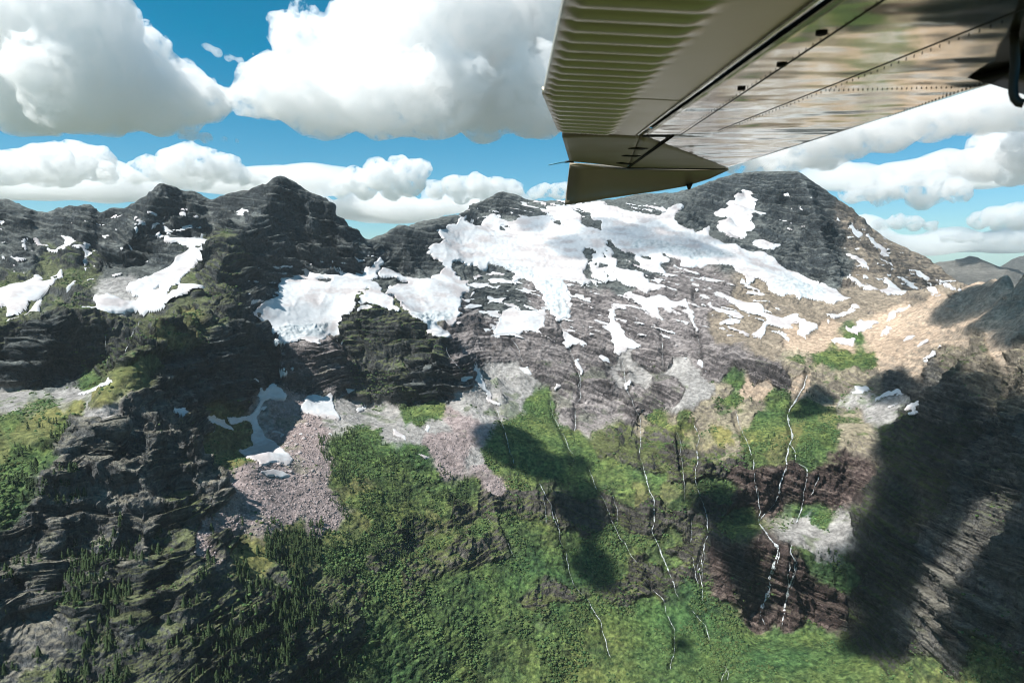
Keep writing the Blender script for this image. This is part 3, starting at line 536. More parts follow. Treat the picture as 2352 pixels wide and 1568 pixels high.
# streams and waterfalls: frame region, kind, label, width in metres, course, side strands
WATER = [l.split('|') for l in """7|stream|upper thread of the leftmost central stream above the cloud shadow|3|70,225 100,290 125,350 140,430 160,470 165,510
7|waterfall|braided cascade at the right edge of the green slope left of the cloud shadow|4|285,590 310,640 345,700 355,760 385,830 390,880 405,905|310,650 318,700 325,760 322,800|345,700 365,750 385,800 395,850
7|stream|long winding stream down the green slope in the centre|3.6|415,930 430,1000 440,1050 460,1100 500,1140 530,1170 545,1210 590,1270 600,1330 620,1400 640,1450
7|stream|stream slanting to the right edge of the dark cloud shadow|3.2|345,200 355,270 390,330 420,390 440,440 460,465 450,500
7|stream|straight stream below the pointed snow patch|3.2|490,60 485,120 490,180 465,215 465,300 455,350
7|waterfall|twin stranded cascade just right of the dark cloud shadow|3.6|530,530 565,620 600,670 625,730 650,800 680,860 720,915 740,960 775,990|645,650 665,730 668,800 660,815
7|waterfall|longest waterfall line from the scree cone down the middle headwall|4.2|690,0 700,60 715,150 745,220 775,280 775,380 780,470 800,550 830,650 850,690 845,770 838,830 870,900 885,960 910,1010 940,1080 950,1130 970,1160|800,550 815,600 820,650 845,690
7|waterfall|fan shaped waterfall splitting into strands right of the middle headwall|4.2|1035,300 1060,370 1060,470 1045,560 1060,630 1085,700 1105,760 1105,850 1090,910 1075,960 1065,1020 1080,1100 1080,1170 1110,1210|1035,920 1040,1000 1055,1070 1078,1115|1090,915 1085,1000 1080,1080|1075,945 1055,1010 1062,1080
7|stream|faint thread of water left of the fan shaped waterfall|2|955,340 970,400 975,470 985,560 1000,620 1000,690
7|waterfall|thin waterfall beside the fan shaped one, ending above its strands|2.6|1028,770 1035,830 1020,890
7|waterfall|stream dropping into the left corner of the upper red cliff|4.2|1240,250 1260,330 1300,410 1330,490 1335,570 1350,640 1360,720 1350,790|1340,600 1352,680 1362,730
7|waterfall|tall white waterfall over the lower red cliff, left of the pair|7|1350,790 1400,850 1450,915 1440,950 1425,1000 1405,1060 1395,1140 1370,1190 1358,1225|1452,925 1447,970 1432,1015 1415,1050|1358,1225 1375,1265 1390,1290
7|waterfall|main waterfall down the middle of the upper red cliff|5.5|1590,60 1580,120 1530,200 1490,260 1500,320 1520,380 1495,420 1490,490 1475,550 1455,620 1440,690|1435,700 1400,730 1370,760 1350,790|1500,400 1530,440 1530,490
7|waterfall|right waterfall on the upper red cliff|4|1530,490 1585,520 1590,570 1575,620 1570,680 1560,730 1530,800
7|waterfall|thin slanting waterfall at the right end of the upper red cliff|2.4|1650,540 1640,580 1620,640 1600,660
7|waterfall|tall waterfall over the lower red cliff, right of the pair|5|1515,890 1505,930 1535,970 1522,1040 1500,1110 1480,1200 1470,1290|1505,970 1500,1030 1495,1100|1540,970 1532,1040 1510,1110
7|stream|stream below the dark rock step on the valley floor|2.6|830,1105 890,1160 910,1240 940,1300 950,1380 945,1430 920,1500
7|stream|short braided brook among the shrubs below the longest waterfall|3|1020,1205 1060,1250 1095,1290 1110,1340 1120,1365
7|stream|forked brook at the bottom edge of the valley floor|3|1180,1480 1200,1500 1172,1540 1180,1568|1190,1482 1207,1530 1200,1568
3|stream|meltwater thread from the icefall down the purple slabs|3.6|515,1045 540,1110 580,1200 610,1290 640,1360 657,1420 655,1568
3|stream|meltwater thread in the groove right of the snow gully|3.6|1170,1070 1190,1150 1195,1250 1195,1370
3|stream|meltwater line above the right scree fan|3|1415,1110 1430,1200 1435,1290
3|stream|meltwater line below the ice cliff on the right slabs|2.6|1400,860 1405,960
3|stream|small rill left on the purple slabs under the snow apron|3|205,1160 250,1240 280,1330
1|waterfall|left thin waterfall under the cirque snowfield|2.6|690,1130 685,1220 700,1280
1|waterfall|right thin waterfall under the cirque snowfield|3|915,1050 880,1110 850,1190 825,1270
2|stream|meltwater thread right of the green buttress|3.6|1345,1130 1350,1240 1390,1310 1460,1390
2|waterfall|glacier outflow in the notch left of the purple slabs|3|240,1210 280,1260 310,1340
6|stream|faint rill on the green slope left of the braided cascade|2|1300,880 1320,930 1340,965
6|stream|short rill near the green ledges|2|1200,760 1220,800""".split('\n')]
CARVE = np.zeros((NC, NR), np.float32)
def seg_dist(p, u, v):
    d = np.full(u.shape, 1e9)
    for (x0, y0), (x1, y1) in zip(p[:-1], p[1:]):
        dx, dy = x1 - x0, y1 - y0; t = np.clip(((u - x0) * dx + (v - y0) * dy) / (dx * dx + dy * dy + 1e-9), 0, 1)
        d = np.minimum(d, np.hypot(u - x0 - t * dx, v - y0 - t * dy))
    return d
for w in WATER:
    for c_ in w[4:]:
        p = zz(int(w[0]), c_)
        b = np.nonzero((Uf > p[:, 0].min() - 22) & (Uf < p[:, 0].max() + 22) & (Vf > p[:, 1].min() - 16) & (Vf < p[:, 1].max() + 16) & VIS)
        d = seg_dist(p, Uf[b], Vf[b])
        CARVE[b] = np.maximum(CARVE[b], np.exp(-(d / 6.5) ** 2))

# relief -------------------------------------------------------------------------------------------
steep = np.clip(1 - BN[..., 2], 0, 1)
rock = np.clip(AMP * (0.45 + 1.3 * steep) + 0.25 * steep, 0, 1.6) * np.clip(R / 1500, 0.75, 1.3)
CELL = R * 0.00135
def bl(lam): return sstep(1.6, 3.6, lam / CELL)                              # leave out relief finer than the mesh can carry
def ridged(n): return 1 - 2 * np.abs(n)
wx, wy, wz = X + 20 * noise3(X / 90, Y / 90, Z / 90, 41) + 4 * noise3(X / 28, Y / 28, Z / 28, 43), Y + 20 * noise3(X / 90 + 7, Y / 90, Z / 90, 42) + 4 * noise3(X / 28, Y / 28, Z / 28, 44), Z
low = 22 * ridged(noise3(wx / 210, wy / 210, wz / 600, 51)) + 17 * ridged(noise3(wx / 100, wy / 100, wz / 420, 52)) - 6
low = low + 26 * np.clip(noise2(np.broadcast_to(AZ[:, None], R.shape) * 95, R * 0 + 3, 50), -.3, 1) * (np.broadcast_to(AZ[:, None], R.shape) < -0.50) * sstep(-0.06, -0.015, T) * (R > 2800)
mid = -7.5 * bl(42) * ridged(noise3(wx / 46, wy / 46, wz / 170, 53)) - 4.6 * bl(19) * ridged(noise3(wx / 20, wy / 20, wz / 64, 54)) - 2.6 * bl(9) * ridged(noise3(wx / 9.5, wy / 9.5, wz / 24, 58)) - 1.3 * bl(4.5) * ridged(noise3(wx / 4.6, wy / 4.6, wz / 8, 59))
gx = np.interp(X, [-3000, -900, -600, 0, 300, 1500, 3000], [-450, -90, 0, 0, 90, 480, 700])
BEDZ = Z + gx + 0.10 * (Y - 2500) * np.interp(X, [-800, 0], [0.0, 1.0]) + 24 * noise3(X / 340, Y / 340, Z / 340, 61) + 2.2 * noise3(X / 60, Y / 60, Z / 60, 62)
b0 = np.zeros_like(BEDZ)
BEDZ = BEDZ + 13 * noise2(BEDZ / 41, b0, 63) + 4 * noise2(BEDZ / 13, b0, 64)
canopy = 1.5 * bl(6) * np.abs(noise3(X / 6.5, Y / 6.5, Z / 6.5, 65)) + 1.1 * bl(4) * np.abs(noise3(X / 3.6, Y / 3.6, Z / 3.6, 66)) + 1.4 * np.abs(noise3(X / 15, Y / 15, Z / 15, 67))
fine = 1.9 * bl(8.5) * noise3(X / 13, Y / 13, BEDZ / 5.5, 55) + 1.2 * bl(5) * noise3(X / 7, Y / 7, BEDZ / 3, 56) + 1.2 * bl(6) * noise3(X / 6, Y / 6, Z / 6, 57)
def beds(lam, seed):
    s = BEDZ / lam; k = np.floor(s); f = (s - k).astype(np.float32)
    h = _hash(k.astype(np.int64), np.zeros(k.shape, np.int64), np.zeros(k.shape, np.int64), seed) * 0.5 + 0.5
    prof = np.where(f < 0.82, f / 0.82, (1 - f) / 0.18) - 0.5
    return prof * (0.15 + 1.1 * h)
def blocks(l, lb, seed):
    i0 = np.floor((wx * 0.8 + wy * 0.6) / l).astype(np.int64); i1 = np.floor((wy * 0.8 - wx * 0.6) / (l * 0.8)).astype(np.int64); i2 = np.floor(BEDZ / lb).astype(np.int64)
    return _hash(i0, i1, i2, seed)
def patchy(l, s): return np.clip(0.62 + 0.95 * noise3(X / l, Y / l, Z / (l * .6), s), 0.05, 1.4)
strata = 1.5 * BED * (14 * bl(40) * beds(57, 71) * (0.4 + steep) * patchy(170, 74) + 6.5 * bl(18) * beds(23, 72) * patchy(70, 75) + 2.4 * bl(9) * beds(10.5, 73) * patchy(33, 76) + 1.1 * bl(4.5) * beds(5.2, 77) * patchy(20, 78)) * (0.3 + 1.1 * np.clip(steep * 2.2, 0, 1)) * np.clip(R / 1700, 0.75, 1.4)
core = blur(SNOWID >= 0, 7)
calm = 1 - 0.92 * sstep(0.62, 0.95, core)
top = T.max(1, keepdims=True) - T
sharp = np.where(R > 2450, 0.22 + 0.78 * sstep(0.0, 0.04, top), 1.0)                # summits and skyline keep their drawn outline
skyl = np.interp(R, [2200, 2900], [1, 0.75]) * sharp
DLOW = rock * low * (1 - 0.65 * blur(SNOWW, 8)) * skyl
P_LOW = BASE + BN * DLOW[..., None]
joint = bl(20) * 3.6 * blocks(34, 19, 171) + bl(9) * 2.4 * blocks(15, 9, 172) + bl(4.5) * 1.2 * blocks(7, 4.5, 173)
DDET = (rock * mid * 0.8 + np.clip(rock, 0, 1.2) * joint * (0.3 + 1.2 * np.clip(steep * 2, 0, 1)) + (0.30 + 0.70 * np.clip(rock, 0, 1)) * fine * np.clip(R / 1600, 0.75, 1.4) + strata + KW[:, KEYS.index('G')].reshape(NC, NR) * canopy * (0.34 + 0.95 * sstep(-0.05, 0.35, noise3(X / 55, Y / 55, Z / 55, 68))) - 7.0 * CARVE * np.clip(R / 1800, 0.7, 1.3)) * calm
DDET = DDET * (0.35 + 0.65 * sharp)
POS = P_LOW + BN * DDET[..., None]
NRM = grid_normals(POS)

# colours ------------------------------------------------------------------------------------------
KF = np.array([KINDS[k][0] for k in KEYS], np.float32); KS = np.array([KINDS[k][1] for k in KEYS], np.float32)
n1 = noise3(X / 33, Y / 33, Z / 33, 81); n2 = noise3(X / 9, Y / 9, Z / 9, 82); n3 = noise3(X / 140, Y / 140, Z / 140, 83)
flat = sstep(0.60, 0.90, NRM[..., 2] + 0.10 * n1 + 0.07 * n2).reshape(-1, 1)
COLR = (KW @ KF) * flat + (KW @ KS) * (1 - flat)
bedtone = (beds(33, 91) * 0.35 + beds(12, 92) * 0.35).reshape(-1, 1) * np.clip(BED, 0, 1).reshape(-1, 1)
COLR *= 1 + 0.16 * n3.reshape(-1, 1) + 0.14 * n1.reshape(-1, 1) + 0.16 * n2.reshape(-1, 1) + 0.5 * bedtone
ki = {k: KW[:, i].reshape(NC, NR) for i, k in enumerate(KEYS)}
# turf that has crept onto ledges and gullies of scree, slab and cliff
turf = sstep(0.12, 0.5, noise3(X / 60, Y / 60, Z / 60, 95) + 0.6 * noise3(X / 17, Y / 17, Z / 17, 96) - 0.1) * sstep(0.62, 0.85, NRM[..., 2]) * \
       (0.9 * ki['C'] + 0.55 * ki['M'] + 0.25 * ki['X'] + 0.75 * ki['L'] * (Vf > 800) + 0.35 * ki['P'] * (Vf > 830) + 0.5 * ki['S'] * (Vf > 860) * (R < 2400) + 0.35 * ki['K'] + 0.3 * ki['W'] * (Vf > 900) + 0.4 * ki['R'])
tcol = np.array([.085, .130, .042], np.float32) * (1 + 0.3 * n2.reshape(-1, 1)) + np.array([.03, .01, .0], np.float32) * n1.reshape(-1, 1)
COLR = COLR * (1 - turf.reshape(-1, 1)) + tcol * turf.reshape(-1, 1)
# patches of bare rock and of darker and yellower growth in the green
gmot = (noise3(X / 48, Y / 48, Z / 48, 97) + 0.6 * noise3(X / 14, Y / 14, Z / 14, 98)).reshape(-1, 1)
gw = (ki['G'] + 0.6 * ki['Y']).reshape(-1, 1)
gsp = (0.55 * noise3(X / 7, Y / 7, Z / 7, 99) + 0.5 * noise3(X / 3.7, Y / 3.7, Z / 3.7, 100)).reshape(-1, 1)
COLR = COLR * (1 + gw * gsp * np.array([1.0, .85, .8], np.float32))
COLR = COLR * (1 + gw * np.clip(gmot, -1, 1) * np.array([.32, .22, .14], np.float32))
COLR = np.clip(COLR, 0.012, 0.8)
big_g = (noise3(X / 190, Y / 190, Z / 190, 101) + 0.5 * noise3(X / 75, Y / 75, Z / 75, 102)).reshape(-1, 1)
COLR = np.clip(COLR * (1 + gw * np.clip(big_g, -1, 1) * np.array([.34, .12, .10], np.float32)), 0.012, 0.8)
COLR *= 1 - 0.32 * CARVE.reshape(-1, 1)                                         # wet rock and soil along the water
GREEN = ki['G'] + 0.55 * ki['C'] + 0.45 * ki['M'] + 0.35 * ki['Y'] + turf

# materials ----------------------------------------------------------------------------------------
def new_mat(name, rough=0.9, spec=0.2):
    m = bpy.data.materials.new(name); m.use_nodes = True
    b = m.node_tree.nodes['Principled BSDF']
    b.inputs['Roughness'].default_value = rough
    b.inputs['Specular IOR Level'].default_value = spec
    return m, m.node_tree, b

def nd(t, kind, **kw):
    n = t.nodes.new(kind)
    for k, v in kw.items():
        if k in n.inputs: n.inputs[k].default_value = v
        else: setattr(n, k, v)
    return n

def ground_material():
    m, t, b = new_mat('mountain_ground', 0.93, 0.12)
    vc = nd(t, 'ShaderNodeVertexColor', layer_name='Col')
    pos = nd(t, 'ShaderNodeNewGeometry')
    bed = nd(t, 'ShaderNodeAttribute', attribute_name='bed')
    rk = nd(t, 'ShaderNodeAttribute', attribute_name='rocky')
    n_f = nd(t, 'ShaderNodeTexNoise', Scale=0.075, Detail=7.0, Roughness=0.72)
    n_v = nd(t, 'ShaderNodeTexNoise', Scale=1.0, Detail=5.0, Roughness=0.65)
    flu = nd(t, 'ShaderNodeVectorMath', operation='MULTIPLY'); flu.inputs[1].default_value = (0.085, 0.085, 0.022)
    t.links.new(pos.outputs['Position'], n_f.inputs['Vector']); t.links.new(pos.outputs['Position'], flu.inputs[0]); t.links.new(flu.outputs[0], n_v.inputs['Vector'])
    # fine bedding: thin beds along the bed coordinate, broken up along strike
    cmb = nd(t, 'ShaderNodeCombineXYZ'); mul = nd(t, 'ShaderNodeMath', operation='MULTIPLY'); mul.inputs[1].default_value = 0.13
    t.links.new(bed.outputs['Fac'], mul.inputs[0]); t.links.new(mul.outputs[0], cmb.inputs['Z'])
    sep = nd(t, 'ShaderNodeVectorMath', operation='MULTIPLY'); sep.inputs[1].default_value = (0.013, 0.013, 0.0)
    t.links.new(pos.outputs['Position'], sep.inputs[0])
    add = nd(t, 'ShaderNodeVectorMath', operation='ADD')
    t.links.new(cmb.outputs[0], add.inputs[0]); t.links.new(sep.outputs[0], add.inputs[1])
    n_b = nd(t, 'ShaderNodeTexNoise', Scale=1.0, Detail=5.0, Roughness=0.7)
    t.links.new(add.outputs[0], n_b.inputs['Vector'])
    def spread(src, lo, hi):
        mr = nd(t, 'ShaderNodeMapRange'); mr.inputs['From Min'].default_value = 0.34; mr.inputs['From Max'].default_value = 0.66
        mr.inputs['To Min'].default_value = lo; mr.inputs['To Max'].default_value = hi
        t.links.new(src, mr.inputs['Value']); return mr.outputs[0]
    mixb = nd(t, 'ShaderNodeMix'); mixb.inputs['A'].default_value = 1.0
    t.links.new(rk.outputs['Fac'], mixb.inputs['Factor']); t.links.new(spread(n_b.outputs['Fac'], 0.50, 1.50), mixb.inputs['B'])
    m1 = nd(t, 'ShaderNodeVectorMath', operation='SCALE'); m2 = nd(t, 'ShaderNodeVectorMath', operation='SCALE')
    t.links.new(vc.outputs['Color'], m1.inputs[0]); t.links.new(spread(n_f.outputs['Fac'], 0.55, 1.45), m1.inputs['Scale'])
    t.links.new(m1.outputs[0], m2.inputs[0]); t.links.new(mixb.outputs['Result'], m2.inputs['Scale'])
    t.links.new(m2.outputs[0], b.inputs['Base Color'])
    # relief too fine for the mesh
    def bump(h, dist, prev, strength=1.0):
        bn = nd(t, 'ShaderNodeBump', Strength=strength, Distance=dist)
        t.links.new(h, bn.inputs['Height'])
        if prev: t.links.new(prev, bn.inputs['Normal'])
        return bn.outputs[0]
    def times(a_, b_):
        mm = nd(t, 'ShaderNodeMath', operation='MULTIPLY'); t.links.new(a_, mm.inputs[0]); t.links.new(b_, mm.inputs[1]); return mm.outputs[0]
    r1 = bump(n_f.outputs['Fac'], 9.0, None)
    r2 = bump(times(n_b.outputs['Fac'], rk.outputs['Fac']), 22.0, r1)
    r3 = bump(times(n_v.outputs['Fac'], rk.outputs['Fac']), 20.0, r2)
    t.links.new(r3, b.inputs['Normal'])
    return m
MAT_GROUND = ground_material()

def snow_material():
    m, t, b = new_mat('snow', 0.75, 0.25)
    vc = nd(t, 'ShaderNodeVertexColor', layer_name='Col')
    pos = nd(t, 'ShaderNodeNewGeometry')
    n = nd(t, 'ShaderNodeTexNoise', Scale=0.09, Detail=5.0, Roughness=0.65)
    t.links.new(pos.outputs['Position'], n.inputs['Vector'])
    mr = nd(t, 'ShaderNodeMapRange'); mr.inputs['From Min'].default_value = 0.3; mr.inputs['From Max'].default_value = 0.7
    mr.inputs['To Min'].default_value = 0.88; mr.inputs['To Max'].default_value = 1.05
    t.links.new(n.outputs['Fac'], mr.inputs['Value'])
    s = nd(t, 'ShaderNodeVectorMath', operation='SCALE')
    t.links.new(vc.outputs['Color'], s.inputs[0]); t.links.new(mr.outputs[0], s.inputs['Scale'])
    t.links.new(s.outputs[0], b.inputs['Base Color'])
    bm = nd(t, 'ShaderNodeBump', Strength=0.35, Distance=2.0)
    t.links.new(n.outputs['Fac'], bm.inputs['Height']); t.links.new(bm.outputs[0], b.inputs['Normal'])
    return m
MAT_SNOW = snow_material()

# terrain objects: one mesh per mountain, ridge and valley floor ---------------------------------------
REG = [('left_ridge_mountain', [(60,480,3300),(200,520,3000),(371,430,2950),(300,600,2600),(440,620,2450),(100,640,2500),(200,760,2000),(60,860,1850),(250,700,2250),(60,720,2200)]),
       ('pyramid_peak', [(640,420,2850),(560,460,2950),(700,560,2750),(620,640,2500),(760,600,2800),(800,650,2650),(700,740,2350),(560,540,2600)]),
       ('rocky_spur', [(480,720,1950),(380,800,1700),(520,850,1900),(300,870,1560),(300,1000,1400),(200,1050,1370),(440,1050,1370),(150,1150,1310),(250,1250,1230),(120,950,1620),(60,1050,1420),(100,1350,1200),(300,1400,1130),(150,1568,1070),(400,1520,1060)]),
       ('boulder_bench', [(640,1000,1750),(700,1100,1580),(600,1180,1380),(750,960,1880),(560,1250,1260),(650,1350,1180)]),
       ('green_buttress', [(850,760,2350),(930,850,2100),(720,850,2080),(990,880,2060)]),
       ('central_mountain', [(900,560,3000),(1150,470,3950),(1050,600,3200),(1200,600,3200),(1300,500,3800),(1100,720,2650),(1350,620,3150),(1300,800,2600),(1450,800,2600),(1150,850,2300),(1000,680,2650)]),
       ('right_peak_mountain', [(1500,470,4100),(1700,450,4250),(1850,440,4250),(1900,600,3700),(2000,600,3950),(2130,630,4200),(1600,580,3500),(1750,650,3250),(1900,690,3150),(1600,720,2900),(2030,690,3500)]),
       ('headwall', [(1200,960,2100),(1400,960,2150),(1600,960,2120),(1800,960,2250),(1300,1080,1860),(1500,1080,1860),(1700,1060,1900),(1500,1200,1740),(1800,1120,1870),(1800,1330,1640),(1650,1200,1760),(1650,850,2400),(1850,850,2450),(1500,880,2330),(1350,880,2380),(1900,1200,1780)]),
       ('tan_ridge', [(2000,780,2700),(2200,750,2500),(2352,700,2300),(2300,820,1950),(2100,900,2200),(2250,1000,1800),(2352,1200,1430),(2100,1100,1850),(2200,1350,1480),(2000,1250,1740),(2050,1400,1580),(1950,760,2900)]),
       ('valley_floor', [(900,1200,1460),(1100,1250,1480),(1300,1300,1570),(1100,1450,1310),(1400,1450,1470),(1700,1500,1480),(1900,1520,1470),(900,1450,1180),(1500,1568,1360),(2100,1568,1390),(1000,1080,1690),(1100,1568,1230)])]
ga, gl, gid = [], [], []
for i, (n, pts) in enumerate(REG):
    p = np.array(pts); q = at(p[:, 0], p[:, 1], p[:, 2])
    ga += list(np.arctan2(q[:, 0], q[:, 1])); gl += list(np.log(p[:, 2])); gid += [i] * len(p)
ga, gl, gid = np.array(ga, np.float32), np.array(gl, np.float32), np.array(gid)
fa = np.broadcast_to(AZ[:, None], LR.shape)[:-1, :-1].ravel().astype(np.float32); fl = LR[:-1, :-1].ravel().astype(np.float32)
fl = fl + 0.012 * fbm2(fa * 60, fl * 60, 3, 33).astype(np.float32)
face_reg = np.empty(len(fa), np.int8)
for s in range(0, len(fa), 16384):
    face_reg[s:s + 16384] = gid[np.argmin((fa[s:s + 16384, None] - ga) ** 2 + 0.6 * (fl[s:s + 16384, None] - gl) ** 2, 1)]
quad = (np.arange(NC - 1)[:, None] * NR + np.arange(NR - 1)[None, :])
quad = np.stack([quad, quad + NR, quad + NR + 1, quad + 1], -1).reshape(-1, 4)
PF = POS.reshape(-1, 3)
bedf = BEDZ.ravel(); rockf = np.clip(BED * (0.3 + 0.9 * steep * 2), 0, 1).ravel() * (1 - 0.7 * np.clip(ki['G'] + ki['Y'] + ki['S'] + ki['K'] + 0.6 * ki['T'], 0, 1)).ravel()

def sub_mesh(name, faces, verts, mat, **at_):
    used, inv = np.unique(faces.ravel(), return_inverse=True)
    return mesh_object(name, verts[used], inv.reshape(-1, 4), mat, colors=at_['colors'][used] if 'colors' in at_ else None,
                       attrs={k: v[used] for k, v in at_.get('attrs', {}).items()})
for i, (n, _) in enumerate(REG):
    f = quad[face_reg == i]
    if len(f): tag(sub_mesh(n, f, PF, MAT_GROUND, colors=COLR, attrs={'bed': bedf, 'rocky': rockf}), kind='structure')

# the rest of the land all round, coarse
ra = np.concatenate([np.linspace(AZM, 2 * math.pi - AZM, 150)]); rl = np.linspace(LR0, LR1, 110)
rt = rbf(np.repeat(np.where(ra > math.pi, ra - 2 * math.pi, ra), len(rl)), np.tile(rl, len(ra))).reshape(len(ra), len(rl))
rR = np.exp(rl)[None, :] * np.ones((len(ra), 1))
rx, ry = np.sin(ra)[:, None] * rR, np.cos(ra)[:, None] * rR
rz = np.clip(rt, -3, 1.2) * rR
rz = np.clip(rz, -900, 600) + 40 * fbm2(rx / 300, ry / 300, 5, 88)
q2 = (np.arange(len(ra) - 1)[:, None] * len(rl) + np.arange(len(rl) - 1)[None, :])
q2 = np.stack([q2, q2 + len(rl), q2 + len(rl) + 1, q2 + 1], -1).reshape(-1, 4)
rv = np.stack([rx, ry, rz], -1).reshape(-1, 3)
rc = np.where((fbm2(rx / 500, ry / 500, 4, 89) > 0.05).reshape(-1, 1), np.array([.08, .105, .03]), np.array([.17, .155, .135]))
tag(mesh_object('surrounding_terrain', rv, q2, MAT_GROUND, colors=rc, attrs={'bed': rv[:, 2], 'rocky': np.full(len(rv), .4)}), kind='structure')
# lowland sheet to the horizon
gx_, gy_ = np.meshgrid(np.linspace(-38000, 38000, 120), np.linspace(-38000, 38000, 120), indexing='ij')
gr = np.hypot(gx_, gy_)
gz = -900 + sstep(9000, 16000, gr) * (260 * ridged(fbm2(gx_ / 5200, gy_ / 5200, 5, 99)) + 40)
gz = np.where(gr < 9600, -1250 + 0 * gz, gz)
q3 = (np.arange(119)[:, None] * 120 + np.arange(119)[None, :])
q3 = np.stack([q3, q3 + 120, q3 + 121, q3 + 1], -1).reshape(-1, 4)
gv = np.stack([gx_, gy_, gz], -1).reshape(-1, 3)
tag(mesh_object('ground', gv, q3, MAT_GROUND, colors=np.tile([.09, .105, .05], (len(gv), 1)), attrs={'bed': gv[:, 2], 'rocky': np.full(len(gv), .2)}), kind='structure')

# snow bodies ----------------------------------------------------------------------------------------
ice_d = ICEW * (3.2 * ridged(noise3(X / 26, Y / 34, Z / 20, 131)) + 2.2 * ridged(noise3(X / 11, Y / 13, Z / 9, 132)) + 1.2 * noise3(X / 5, Y / 5, Z / 5, 133))
snow_soft = 1.6 * noise3(X / 60, Y / 60, Z / 60, 135) + 0.7 * noise3(X / 14, Y / 20, Z / 14, 136)
dirt = np.clip(0.5 + 0.9 * noise3(X / 70, Y / 70, Z / 22, 137) + 0.35 * noise3(X / 12, Y / 12, Z / 4, 138), 0, 1)
snow_col = np.array([.575, .59, .60]) * np.ones((NC, NR, 1)) - (0.16 * dirt ** 2)[..., None] * np.array([.7, 1.0, 1.1])
ice_tone = np.clip(0.5 + 0.8 * ridged(noise3(X / 22, Y / 30, Z / 5, 139)), 0, 1)[..., None]
ice_col = np.array([.24, .33, .35]) * (1 - ice_tone) + np.array([.56, .61, .62]) * ice_tone
icew = np.clip(ICEW * 1.3, 0, 1)[..., None] * (0.55 + 0.45 * ice_tone * 0)
snow_col = snow_col * (1 - icew) + ice_col * icew
names = [('glacier', t, 'glacier', 'glaciers and high snowfields') for t, _ in GLACIERS] + [('snow_patch', t, 'snow patch', 'snow patches left on the mountainsides') for t, _ in PATCHES]
def largest_piece(ok):
    """mask of the biggest connected piece of a boolean grid of cells"""
    lab = np.where(ok, np.arange(1, ok.size + 1).reshape(ok.shape), 0)
    while True:
        p = np.pad(lab, 1); m = np.maximum.reduce([p[1:-1, 1:-1], p[:-2, 1:-1], p[2:, 1:-1], p[1:-1, :-2], p[1:-1, 2:]]); m = np.where(ok, m, 0)
        # jump along already known labels so that long shapes settle quickly
        flat_ = np.concatenate([[0], m.ravel()]); m = np.maximum(m, np.where(ok, flat_[m], 0))
        if (m == lab).all(): break
        lab = m
    c = np.bincount(lab.ravel()); c[0] = 0
    return lab == c.argmax()
SCV, SCF, SCC, nsc = [], [], [], 0
for i, (nm, lab, cat, grp) in list(enumerate(names)) + [(999, (None, None, None, None))]:
    m = SNOWID == i
    if not m.any(): print('no snow for', lab); continue
    ii, jj = np.nonzero(m)
    a0, a1, b0, b1 = max(ii.min() - 4, 0), min(ii.max() + 5, NC), max(jj.min() - 4, 0), min(jj.max() + 5, NR)
    w = blur(m[a0:a1, b0:b1], (3 if m.sum() > 1500 else 2) if i < 900 else 1)
    sl = (slice(a0, a1), slice(b0, b1))
    big = min(1.0, m.sum() / 900.0) if i < 900 else 0.25
    edge = 0.16 if m.sum() > 250 and i < 900 else 0.10
    t = -2.0 + (4.2 + (3.2 if nm == 'glacier' else 0.6) * big) * sstep(edge, 0.6, w) + (snow_soft[sl] + ice_d[sl]) * sstep(0.4, 0.9, w) * (0.3 + 0.7 * big)
    pv = (P_LOW[sl] + BN[sl] * t[..., None]).reshape(-1, 3); pc = snow_col[sl].reshape(-1, 3)
    h, k = w.shape
    q = (np.arange(h - 1)[:, None] * k + np.arange(k - 1)[None, :])
    q = np.stack([q, q + k, q + k + 1, q + 1], -1).reshape(-1, 4)
    ok = (w > (0.12 if i < 900 else 0.2)).ravel()[q].all(1).reshape(h - 1, k - 1)
    main = largest_piece(ok) if i < 900 else np.zeros_like(ok)
    if i < 900: tag(sub_mesh(nm, q[main.ravel()], pv, MAT_SNOW, colors=pc), lab, cat, grp)
    r_ = q[(ok & ~main).ravel()]
    if len(r_):
        used, inv = np.unique(r_.ravel(), return_inverse=True)
        SCV.append(pv[used]); SCC.append(pc[used]); SCF.append(inv.reshape(-1, 4) + nsc); nsc += len(used)
tag(mesh_object('snow_scraps', np.concatenate(SCV), np.concatenate(SCF), MAT_SNOW, colors=np.concatenate(SCC)), 'countless small scraps of snow lying on the rock ledges', 'snow', kind='stuff')
# ------------------------------------------------------------------ streams and waterfalls
PU, PV = to_frame(POS)
LOOK = np.full((620, 420), -1, np.int64)
vi = np.nonzero((VIS & (PU > -60) & (PU < 2412) & (PV > 370) & (PV < 1640)).ravel())[0]
vi = vi[np.argsort(-R.ravel()[vi])]
LOOK[((PU.ravel()[vi] + 60) / 4).astype(int), ((PV.ravel()[vi] - 370) / 4).astype(int).clip(0, 419)] = vi
def ground_index(u, v):
    i, j = int((u + 60) / 4), int((v - 370) / 4)
    for rad in range(0, 8):
        sub = LOOK[max(i - rad, 0):i + rad + 1, max(j - rad, 0):j + rad + 1]
        if (sub >= 0).any():
            c = sub[sub >= 0]
            return int(c[np.argmin((PU.ravel()[c] - u) ** 2 + (PV.ravel()[c] - v) ** 2)])
    return 0
PL = POS.reshape(-1, 3); NL = BN.reshape(-1, 3); BL = BASE.reshape(-1, 3); NF = NRM.reshape(-1, 3)

